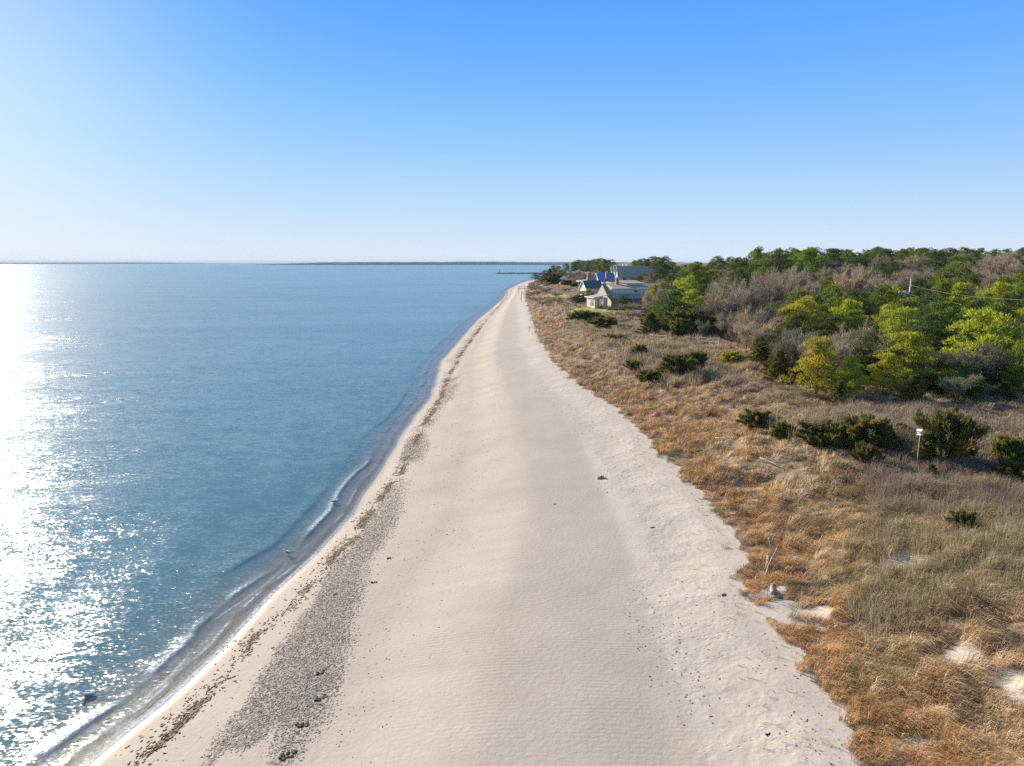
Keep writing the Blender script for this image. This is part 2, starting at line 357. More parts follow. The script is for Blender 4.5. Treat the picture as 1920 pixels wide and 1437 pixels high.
# soil under plants
vg = m.attr('veg'); vm = m.ramp(m.math('ADD', vg, m.math('MULTIPLY', m.math('SUBTRACT', n2, .5), .5)), [(.42, 0), (.58, 1)])
soil = m.ramp(m.noise(P, 3.0, 8, .75), [(.34, (.13, .09, .06)), (.5, (.26, .185, .12)), (.64, (.42, .33, .22))])
base = m.mix(vm, base, soil); base = m.mix(m.attr('lawn'), base, m.ramp(n2, [(.3, (.34, .33, .07)), (.7, (.46, .43, .12))]))
# relief
rip = m.n('ShaderNodeTexWave', wave_type='BANDS', bands_direction='Y'); rip.inputs['Scale'].default_value = 1.25; rip.inputs['Distortion'].default_value = 5.0; rip.inputs['Detail'].default_value = 2; rip.inputs['Detail Scale'].default_value = .6
m.l(m.mapping(P, (.25, 1.35, 1)), rip.inputs[0])
rf = m.ramp(m.noise(P, .55, 4, .65), [(.42, 0), (.62, 1)])
hgt = m.math('MULTIPLY', m.math('MULTIPLY', rip.outputs['Fac'], rf), m.math('MULTIPLY', m.attr('ripple'), .10))
fo = m.math('MULTIPLY', m.ramp(m.voro(P, 1.9), [(0, 0), (.33, 1)]), m.attr('foot')); fo2 = m.math('MULTIPLY', m.ramp(m.voro(m.mapping(P, (1, 1.6, 1), (0, 0, .6)), 3.7), [(0, 0), (.3, 1)]), m.math('MULTIPLY', m.attr('foot'), m.ramp(m.noise(P, .9, 3), [(.42, 0), (.6, 1)])))
hgt = m.math('MULTIPLY_ADD', m.math('MULTIPLY', fo, m.ramp(m.noise(P, .6, 3), [(.4, .15), (.65, 1)])), 1.5, hgt); hgt = m.math('MULTIPLY_ADD', fo2, 1.2, hgt)
hgt = m.math('MULTIPLY_ADD', m.noise(P, 6, 4, .6), .55, hgt); hgt = m.math('MULTIPLY_ADD', m.math('MULTIPLY', gs.outputs[2], gm), .8, hgt)
hgt = m.math('MULTIPLY_ADD', wm, .7, hgt)
bm_ = m.bump(hgt, .75, .045)
m.princ(base, m.mix(wet, (.9, .9, .9), (.45, .45, .45)), bm_, .25); M_ground = m.m
s_ = SS
speck = np.clip(foot * .75 * sst(.40, .6, fbm(XX * .35, YY * .2, 71, 3)) + .5 * np.exp(-((XX - np.interp(Yc, WY, WX) - 4.5) / 3.5) ** 2) * sst(.35, .6, fbm(XX * .5, YY * .3, 72, 3)) + .5 * np.exp(-((D_ + .6) / .9) ** 2), 0, 1)
gridmesh('ground', XX, YY, ZZ, M_ground, attrs={
    'wet': (1 - sst(.15, .75, s_)) , 'gravel': gravel(XX, Yc), 'wrack': np.clip(wrack(XX, Yc), 0, 1.3), 'veg': veg(XX, Yc), 'lawn': lawn(XX, YY),
    'tone': tone, 'foot': foot * .5, 'ripple': (1 - sst(-4.6, -3.6, D_)) * sst(6, 9, s_) * (1 - sst(35, 70, Yc)) + .45 * sst(-2.5, -1.2, D_), 'speck': speck})
tag(bpy.data.objects['ground'], 'pale sand beach rising into grassy dunes', None, None, 'structure')

# ------------------------------------------------------------------ sea
Yw = np.concatenate([np.arange(-60, 6, 6), np.arange(6, 12, 1), 12 * 1.007 ** np.arange(0, 300), 12 * 1.007 ** 300 * 1.03 ** np.arange(1, 190)])
Sw = np.concatenate([-(1.25 ** np.arange(44, 0, -1)) * .9 - 5, np.arange(-5, .8, .07)])
S2, Y2 = np.meshgrid(Sw, Yw); Yc2 = np.maximum(Y2, 5); X2 = xs(Yc2) + S2
wb = .5 * (fbm(Yc2 * .22, 0 * Y2 + 1.3, 81, 3) - .5) * 2
c1 = -1.45 + wb; c2 = -3.1 + .8 * (fbm(Yc2 * .17, 0 * Y2 + 4.3, 82, 3) - .5) * 2; c3 = -.55 + .5 * wb
a1 = np.maximum(sst(.35, .5, vnoise(Yc2 * .13 + 1.9, 0 * Y2, 83)), .8 * sst(34, 28, Yc2) * sst(.25, .45, vnoise(Yc2 * .5, 0 * Y2 + 2, 90))) * (1 - sst(60, 140, Yc2)) * .8 + .2; a2 = sst(.3, .6, vnoise(Yc2 * .11, 0 * Y2 + 5, 84))
def crest(s, c, wf, wk): d = s - c; return np.where(d > 0, np.exp(-(d / wf) ** 2), np.exp(-(d / wk) ** 2))
Z2 = .09 * a1 * crest(S2, c1, .13, .5) + .06 * a2 * crest(S2, c2, .25, .7) + .03 * crest(S2, c3, .10, .35)
sw = (1 - sst(1, 14, -S2)); Z2 = Z2 + .05 * np.sin((S2 * 1.0 + .25 * Y2) * 1.4 + 2 * vnoise(Y2 * .2, S2 * .2, 85)) * sst(2, 6, -S2) * (1 - sst(25, 60, -S2)) * .6
Hs = H(X2, Yc2); dep = np.clip(Z2 - Hs, 0, 6)
foam_glare = (1.5 * np.exp(-((S2 - c1 + .12) / .16) ** 2) * a1 * (.22 + .75 * sst(.35, .52, vnoise(Yc2 * .45, 0 * Y2 + 3, 86))) * (1 - sst(26, 60, Yc2)) + 1.3 * np.exp(-((S2 + .02) / (.11)) ** 2) * (1 - sst(22, 50, Yc2) * .8) + 1.1 * np.exp(-((S2 - c3) / .06) ** 2) * (1 - sst(24, 60, Yc2)) * sst(.35, .6, vnoise(Yc2 * .7, 0 * Y2 + 9, 88)) + .7 * np.exp(-((S2 - .5 * (c1 + c3) - .25 * np.sin(Yc2 * .9)) / .05) ** 2) * (1 - sst(22, 40, Yc2)) * sst(.4, .6, vnoise(Yc2 * .5, 0 * Y2 + 13, 89))  # foam on the crests, plus wet-sand glare painted white along the waterline
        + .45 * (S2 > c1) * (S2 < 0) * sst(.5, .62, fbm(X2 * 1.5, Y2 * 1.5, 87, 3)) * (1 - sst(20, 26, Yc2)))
m = NT('sea_water'); P = m.pos()
def slope(vec, scale, amp, detail=2):
    c = m.noise(vec, scale, detail, .6, True); a = m.n('ShaderNodeVectorMath', operation='SUBTRACT'); m.l(c, a.inputs[0]); a.inputs[1].default_value = (.5, .5, .5)
    b = m.n('ShaderNodeVectorMath', operation='MULTIPLY'); m.l(a.outputs[0], b.inputs[0]); b.inputs[1].default_value = (amp, amp * 1.15, 0); return b.outputs[0]
def vadd(a, b): v = m.n('ShaderNodeVectorMath', operation='ADD'); m.l(a, v.inputs[0]); m.l(b, v.inputs[1]); return v.outputs[0]
Pa = m.mapping(P, (.55, 1.1, 1), (0, 0, R(-8)))
sl = vadd(slope(Pa, 9.5, .82, 2), vadd(slope(Pa, 2.1, .40, 2), vadd(slope(Pa, .45, .22, 2), slope(Pa, .09, .08, 3))))
slick = m.ramp(m.noise(m.mapping(P, (.012, .05, 1), (0, 0, R(-6))), 1, 4, .6), [(.38, .55), (.60, 1.15)])
vs_ = m.n('ShaderNodeVectorMath', operation='SCALE'); m.l(sl, vs_.inputs[0]); m.l(m.math('MULTIPLY', slick, m.attr('chop')), vs_.inputs['Scale'])
gn = m.n('ShaderNodeNewGeometry').outputs['Normal']
nn = m.n('ShaderNodeVectorMath', operation='NORMALIZE'); m.l(vadd(vs_.outputs[0], gn), nn.inputs[0]); N = nn.outputs[0]
depth = m.attr('depth'); op = m.math('SUBTRACT', 1, m.math('POWER', 2.718, m.math('MULTIPLY', depth, -4.2)))
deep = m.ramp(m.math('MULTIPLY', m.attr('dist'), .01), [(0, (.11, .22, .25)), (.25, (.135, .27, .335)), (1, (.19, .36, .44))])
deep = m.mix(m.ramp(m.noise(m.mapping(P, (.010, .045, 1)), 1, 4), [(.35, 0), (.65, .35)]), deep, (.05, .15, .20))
shal = m.ramp(depth, [(0, (.38, .33, .28)), (.08, (.29, .28, .26)), (.25, (.18, .235, .25)), (.5, (.11, .23, .26))])
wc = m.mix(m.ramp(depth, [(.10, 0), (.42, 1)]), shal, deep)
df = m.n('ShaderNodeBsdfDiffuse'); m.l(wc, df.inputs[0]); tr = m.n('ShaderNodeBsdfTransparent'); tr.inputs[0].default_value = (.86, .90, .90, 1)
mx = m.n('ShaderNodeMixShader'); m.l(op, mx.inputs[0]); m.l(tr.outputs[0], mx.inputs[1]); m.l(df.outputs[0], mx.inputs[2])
gl = m.n('ShaderNodeBsdfGlossy'); gl.inputs['Roughness'].default_value = .19; m.l(N, gl.inputs['Normal'])
fr = m.n('ShaderNodeFresnel'); fr.inputs[0].default_value = 1.333; m.l(N, fr.inputs['Normal'])
m2 = m.n('ShaderNodeMixShader'); m.l(m.math('MINIMUM', fr.outputs[0], .48), m2.inputs[0]); m.l(mx.outputs[0], m2.inputs[1]); m.l(gl.outputs[0], m2.inputs[2])
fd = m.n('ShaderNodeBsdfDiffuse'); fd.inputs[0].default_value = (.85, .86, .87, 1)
fa = m.math('MULTIPLY', m.math('MULTIPLY', m.attr('foam_glare'), 1.0, clamp=True), m.ramp(m.noise(P, 7, 6, .8), [(.42, .05), (.58, 1)]))
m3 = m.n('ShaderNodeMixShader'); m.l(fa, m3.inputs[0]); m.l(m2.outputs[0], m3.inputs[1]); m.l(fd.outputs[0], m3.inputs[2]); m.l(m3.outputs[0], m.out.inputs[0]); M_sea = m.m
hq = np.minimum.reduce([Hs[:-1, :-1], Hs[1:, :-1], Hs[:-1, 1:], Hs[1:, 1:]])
o = gridmesh('sea', X2, Y2, Z2 + .02, M_sea, hq < .12, {'depth': dep, 'foam_glare': foam_glare, 'chop': .65 + .35 * sst(.3, 3, -S2), 'dist': np.clip(np.hypot(X2, Y2) / 6, 0, 100)})
tag(o, 'calm blue bay water with sun glitter', None, None, 'structure')

# far shores: wooded land strips across the bay
m = NT('far_wooded_shore'); m.princ(m.ramp(m.noise(m.mapping(m.pos(), (.004, .004, .02)), 1, 5), [(.3, (.05, .075, .08)), (.7, (.10, .12, .11))]), .9, None, .1); M_far = m.m
def shore_strip(name, pxs, dist, hs_, depth_, label, seed):
    n = 260; px = np.linspace(pxs[0], pxs[1], n); x = (px - 960) / 1280 * dist
    top = np.interp(np.linspace(0, 1, n), np.linspace(0, 1, len(hs_)), hs_); top = top * (.82 + .36 * fbm(x * .006, x * 0, seed, 4)) + np.minimum(top, 6) * .35 * (fbm(x * .04, x * 0 + 3, seed + 1, 3) - .5)
    prof = [(0, -1), (6, .25), (40, .8), (depth_ * .3, 1), (depth_, .9), (depth_ + 100, -1)]
    X = np.stack([x] * 6); Y = np.stack([dist + p[0] + 60 * (fbm(x * .003, x * 0, seed + 2, 3) - .5) for p in prof]); Z = np.stack([top * p[1] if p[1] > 0 else 0 * x - 2 for p in prof])
    tag(gridmesh(name, X.T, Y.T, Z.T, M_far), label, None, None, 'structure')
shore_strip('land', (468, 1300), 4600, [2, 14, 18, 20, 19, 21, 20, 19, 17, 16, 16], 900, 'low wooded land across the bay, dark line on the horizon', 90)
shore_strip('land', (-700, 475), 8200, [8, 10, 9, 10, 12, 14, 14, 15, 18, 17, 20, 22, 15, 4, 0], 900, 'faint blue land farthest along the horizon behind the sun glitter', 95)

# ------------------------------------------------------------------ jetty
def lump(mb, c, r, sq=.7):
    n1_, n2_ = 5, 7; b = len(mb.v); ph = random.uniform(0, 6)
    for i in range(n1_):
        t = math.pi * i / (n1_ - 1)
        for k in range(n2_):
            a = 2 * math.pi * k / n2_ + ph; rr = r * random.uniform(.8, 1.15)
            mb.v.append((c[0] + rr * math.sin(t) * math.cos(a), c[1] + rr * math.sin(t) * math.sin(a), c[2] + rr * sq * math.cos(t)))
    for i in range(n1_ - 1):
        for k in range(n2_): j = (k + 1) % n2_; mb.f.append((b + i * n2_ + k, b + (i + 1) * n2_ + k, b + (i + 1) * n2_ + j, b + i * n2_ + j))
jt = empty('stone_jetty', (0, 950, 0)); tag(jt, 'long low dark stone jetty reaching into the bay beyond the beach', 'jetty')
mb = MB()
for x in np.arange(-20, 72, 1.3):
    for k in range(2): lump(mb, (x + random.uniform(-.5, .5), random.uniform(-1.5, 1.5), .3 + random.uniform(-.2, .3)), random.uniform(.9, 1.5), .75)
for x in (-25, -22.6): lump(mb, (x, 0, 0), .8)
mb.build('rocks', M_rock, jt)['kind'] = 'stuff'
mb = MB(); mb.tube([(-17.2, 0, 0), (-17.2, 0, 3.2)], .25, 6); mb.box(-17.6, -16.8, -.4, .4, 3.2, 4.6); mb.build('marker_post', M_metal, jt)

# ------------------------------------------------------------------ plants
def unit(v): return v / np.maximum(np.linalg.norm(v, axis=-1, keepdims=True), 1e-9)
def rand_dirs(n): return unit(rng.normal(size=(n, 3)))
def leafquads(c, d, L, W):
    n = len(c); r = rand_dirs(n); b = unit(np.cross(d, r)); L = np.broadcast_to(L, n)[:, None]; W = np.broadcast_to(W, n)[:, None]
    return np.stack([c - b * W * .5, c + b * W * .5, c + d * L + b * W * .25, c + d * L - b * W * .25], 1)
def pick(cols, n, w=None, jit=.15):
    cols = np.array(cols); i = rng.choice(len(cols), n, p=w); return cols[i] * (1 + jit * rng.normal(size=(n, 1)))
PINE = [(.115, .135, .018), (.085, .11, .018), (.055, .08, .018), (.15, .155, .02), (.035, .055, .018)]
PINEY = [(.22, .215, .02), (.17, .185, .022), (.12, .15, .02), (.26, .235, .03)]
PINED = [(.04, .06, .02), (.055, .07, .02), (.03, .045, .02), (.08, .085, .025)]
CEDAR = [(.07, .075, .02), (.045, .055, .018), (.11, .095, .022), (.16, .11, .03), (.035, .045, .018)]
GREEN = [(.075, .14, .02), (.05, .10, .02), (.12, .17, .02)]
TWIG = [(.37, .30, .20), (.29, .235, .16), (.45, .37, .25), (.23, .19, .135)]
TWIGP = [(.42, .315, .21), (.34, .255, .17), (.46, .37, .25), (.26, .20, .145)]
TWIGG = [(.24, .215, .13), (.20, .19, .13), (.29, .25, .17), (.17, .16, .13)]

def bark_mesh(H_, r, limbs, lean=(0, 0)):
    mb = MB(); k = 7
    pts = [(lean[0] * (i / k) ** 2 + .08 * random.uniform(-1, 1), lean[1] * (i / k) ** 2 + .08 * random.uniform(-1, 1), H_ * i / k - .3 * (i == 0)) for i in range(k + 1)]
    mb.tube(pts, [r * (1 - .8 * i / k) for i in range(k + 1)], 6)
    for a, b in limbs:
        a = Vector(a); b = Vector(b); mid = (a + b) / 2 + Vector((0, 0, -.12 * (b - a).length)); L = (b - a).length
        mb.tube([a, mid, b], [r * .38, r * .25, r * .08], 4)
    me = bpy.data.meshes.new('trunk'); me.from_pydata(mb.v, [], mb.f); me.update(); me.materials.append(M_bark); return me

def pine_proto(seed, H_, Rr, cols, dens=1.0, flat=.42):
    global rng
    rng = np.random.default_rng(seed); random.seed(seed)
    Q = []; C = []; limbs = []
    nl = 26
    for i in range(nl):
        f = .10 + .86 * (i + rng.uniform(-.3, .3)) / nl; az = i * 2.4 + rng.uniform(-.5, .5)
        prof = max(.12, (1 - max(0, f - .22) ** 1.7 / .72)) * (.75 if f < .2 else 1)
        L = Rr * prof * rng.uniform(.65, 1.12)
        a = np.array([0, 0, f * H_ * .93]); b = np.array([math.cos(az) * L, math.sin(az) * L, f * H_ + rng.uniform(-.1, .5)])
        limbs.append((tuple(a), tuple(b)))
        for j in range(int(1.6 + L * 1.1)):
            g = rng.uniform(.45, 1.05); c = a + (b - a) * g + np.array([rng.normal() * .55, rng.normal() * .55, rng.uniform(-.1, .45)])
            pr = rng.uniform(.45, .9) * (.8 + .08 * H_ / 2); n = int(135 * pr * pr * dens)
            u = rand_dirs(n); u[:, 2] = np.abs(u[:, 2]) * rng.uniform(.7, 1.3) - .2
            rad = pr * rng.uniform(.3, 1, (n, 1)) ** .5
            p = c + u * rad * np.array([1, 1, flat * 2.1])
            d = unit(u + np.array([0, 0, .7]) + .45 * rng.normal(size=(n, 3)))
            Q.append(leafquads(p, d, rng.uniform(.16, .34, n), rng.uniform(.07, .15, n)))
            cc = np.array(cols)[rng.choice(len(cols))] * rng.uniform(.8, 1.2); cl = pick(cols, n) * .55 + cc * .45
            C.append(cl)
    for j in range(5):   # leader tuft
        c = np.array([rng.normal() * .4, rng.normal() * .4, H_ * rng.uniform(.92, 1.0)]); n = int(60 * dens); u = rand_dirs(n)
        Q.append(leafquads(c + u * .45 * rng.uniform(.3, 1, (n, 1)), unit(u + [0, 0, 1.]), rng.uniform(.18, .36, n), rng.uniform(.06, .12, n))); C.append(pick(cols, n))
    return np.concatenate(Q), np.concatenate(C), bark_mesh(H_ * .97, .05 + .017 * H_, limbs), M_pine
def cedar_proto(seed, H_, Rr, cols, dens=1.0, cone=True, nb=60):
    global rng
    rng = np.random.default_rng(seed); random.seed(seed); Q = []; C = []; limbs = []
    for i in range(nb):
        f = (i + .5) / nb; z0 = H_ * f * .8; az = i * 2.399 + rng.uniform(-.4, .4)
        prof = (1 - f) ** .75 if cone else (1 - f ** 2.2) ** .5
        L = Rr * max(prof, .12) * (rng.uniform(.6, 1.15) if cone else rng.uniform(.35, 1.3)); up = (.35 + .5 * f) if cone else rng.uniform(.1, .8) * H_ / max(Rr, .1) * .6
        e = np.array([math.cos(az) * L, math.sin(az) * L, z0 + L * up * .8 + (0 if cone else .1)])
        if i % 5 == 0: limbs.append(((0, 0, z0 * .9 + .05), tuple(e * .9)))
        n = int((55 + 60 * L) * dens); t = rng.uniform(.25, 1, n)[:, None] ** .8
        a = np.array([0, 0, z0]); th = .07 + .035 * Rr
        p = a + (e - a) * t + rng.normal(size=(n, 3)) * th * (1.25 - t * .8)
        d = unit((e - a) / max(L, .2) + np.array([0, 0, .5]) + .55 * rng.normal(size=(n, 3)))
        Q.append(leafquads(p, d, rng.uniform(.10, .26, n), rng.uniform(.05, .10, n)))
        cc = np.array(cols)[rng.choice(len(cols))]; C.append(pick(cols, n) * .5 + cc * .5)
    return np.concatenate(Q), np.concatenate(C), bark_mesh(H_ * .9, .06 + .012 * H_, limbs), M_pine
def bare_proto(seed, H_, Rr, cols, nt_=3600):
    global rng
    rng = np.random.default_rng(seed); random.seed(seed); limbs = []; nodes = []
    for i in range(10):
        az = i * 2.4 + rng.uniform(-.4, .4); e = np.array([math.cos(az) * Rr * rng.uniform(.3, .8), math.sin(az) * Rr * rng.uniform(.3, .8), H_ * rng.uniform(.5, .85)])
        s = np.array([0, 0, H_ * rng.uniform(.08, .4)]); limbs.append((tuple(s), tuple(e)))
        for t in np.linspace(.35, 1, 8): nodes.append(s + (e - s) * t + rng.normal(size=3) * .25)
    nodes = np.array(nodes)
    k = nt_ // 6; i = rng.integers(0, len(nodes), k); st = nodes[i]
    out = unit(st * [1, 1, .3] + 1e-3) * .7 + np.array([0, 0, .9]) + .55 * rng.normal(size=(k, 3)); d1 = unit(out); L1 = rng.uniform(.5, 1.3, k) * H_ / 6
    Q = [leafquads(st, d1, L1, .055)]; C = [pick(cols, k) * .8]
    for j in range(5):
        t = rng.uniform(.25, 1, (k, 1)); c = st + d1 * L1[:, None] * t; d = unit(d1 + .6 * rng.normal(size=(k, 3)) + [0, 0, .3]); Q.append(leafquads(c, d, rng.uniform(.3, .85, k) * H_ / 6, rng.uniform(.022, .045, k))); C.append(pick(cols, k))
    return np.concatenate(Q), np.concatenate(C), bark_mesh(H_ * .6, .05 + .015 * H_, limbs), M_twig

PROTO = {}
def proto(key, spec):
    Q, C, tm, mat = spec
    o = quads_np('crown', Q, mat, None, np.clip(C, .004, 1)); me = o.data; bpy.data.objects.remove(o); PROTO.setdefault(key, []).append((me, tm))
for s in range(3): proto('pine', pine_proto(100 + s, 8, 3.3, PINE))
for s in range(3): proto('piney', pine_proto(110 + s, 7, 3.2, PINEY))
for s in range(2): proto('pined', pine_proto(120 + s, 8, 3.0, PINED))
for s in range(2): proto('green', pine_proto(130 + s, 6, 2.6, GREEN, .9))
proto('tall', pine_proto(140, 9, 2.6, PINED, .8, .3))
for s in range(2): proto('cedar', cedar_proto(200 + s, 5, 1.7, CEDAR, 1.4))
for s in range(3): proto('juniper', cedar_proto(210 + s, 1.8, 1.9, CEDAR, 1.6, False, 55))
proto('gjuniper', cedar_proto(220, 1.8, 1.6, GREEN + CEDAR, 1.4, False, 50))
proto('yjuniper', cedar_proto(221, 1.6, 1.6, PINEY, 1.3, False, 50))
for s in range(3): proto('bare', bare_proto(300 + s, 6, 3.2, TWIG))
for s in range(2): proto('barep', bare_proto(310 + s, 5, 3.0, TWIGP))
for s in range(2): proto('bareg', bare_proto(320 + s, 5, 3.0, TWIGG))
NOMH = {'pine': 8, 'piney': 7, 'pined': 8, 'green': 6, 'tall': 9, 'cedar': 5, 'juniper': 1.8, 'gjuniper': 1.8, 'yjuniper': 1.6, 'bare': 6, 'barep': 5, 'bareg': 5}
NOMR = {'pine': 3.3, 'piney': 3.2, 'pined': 3.0, 'green': 2.6, 'tall': 2.6, 'cedar': 1.7, 'juniper': 1.9, 'gjuniper': 1.6, 'yjuniper': 1.6, 'bare': 3.2, 'barep': 3.0, 'bareg': 3.0}
NAME = {'pine': ('pine_tree', 'pine tree'), 'piney': ('pine_tree', 'pine tree'), 'pined': ('pine_tree', 'pine tree'), 'green': ('pine_tree', 'pine tree'), 'tall': ('pine_tree', 'pine tree'), 'cedar': ('cedar_tree', 'cedar tree'), 'juniper': ('juniper_shrub', 'shrub'), 'gjuniper': ('juniper_shrub', 'shrub'), 'yjuniper': ('juniper_shrub', 'shrub'), 'bare': ('bare_tree', 'tree'), 'barep': ('bare_tree', 'tree'), 'bareg': ('bare_tree', 'tree')}
random.seed(11); rng = np.random.default_rng(11)
placed = []
def plant(kind, x, y, h, rad, label, group=None):
    me, tm = PROTO[kind][random.randrange(len(PROTO[kind]))]; nm, cat = NAME[kind]
    z = float(H(x, y)); o = empty(nm, (x, y, z - .05), random.uniform(0, 6.28)); k = rad / NOMR[kind]; o.scale = (k, k * random.uniform(.9, 1.1), h / NOMH[kind])
    link('trunk', tm, o); link('crown', me, o); tag(o, label, cat, group); placed.append((x, y, rad)); return o
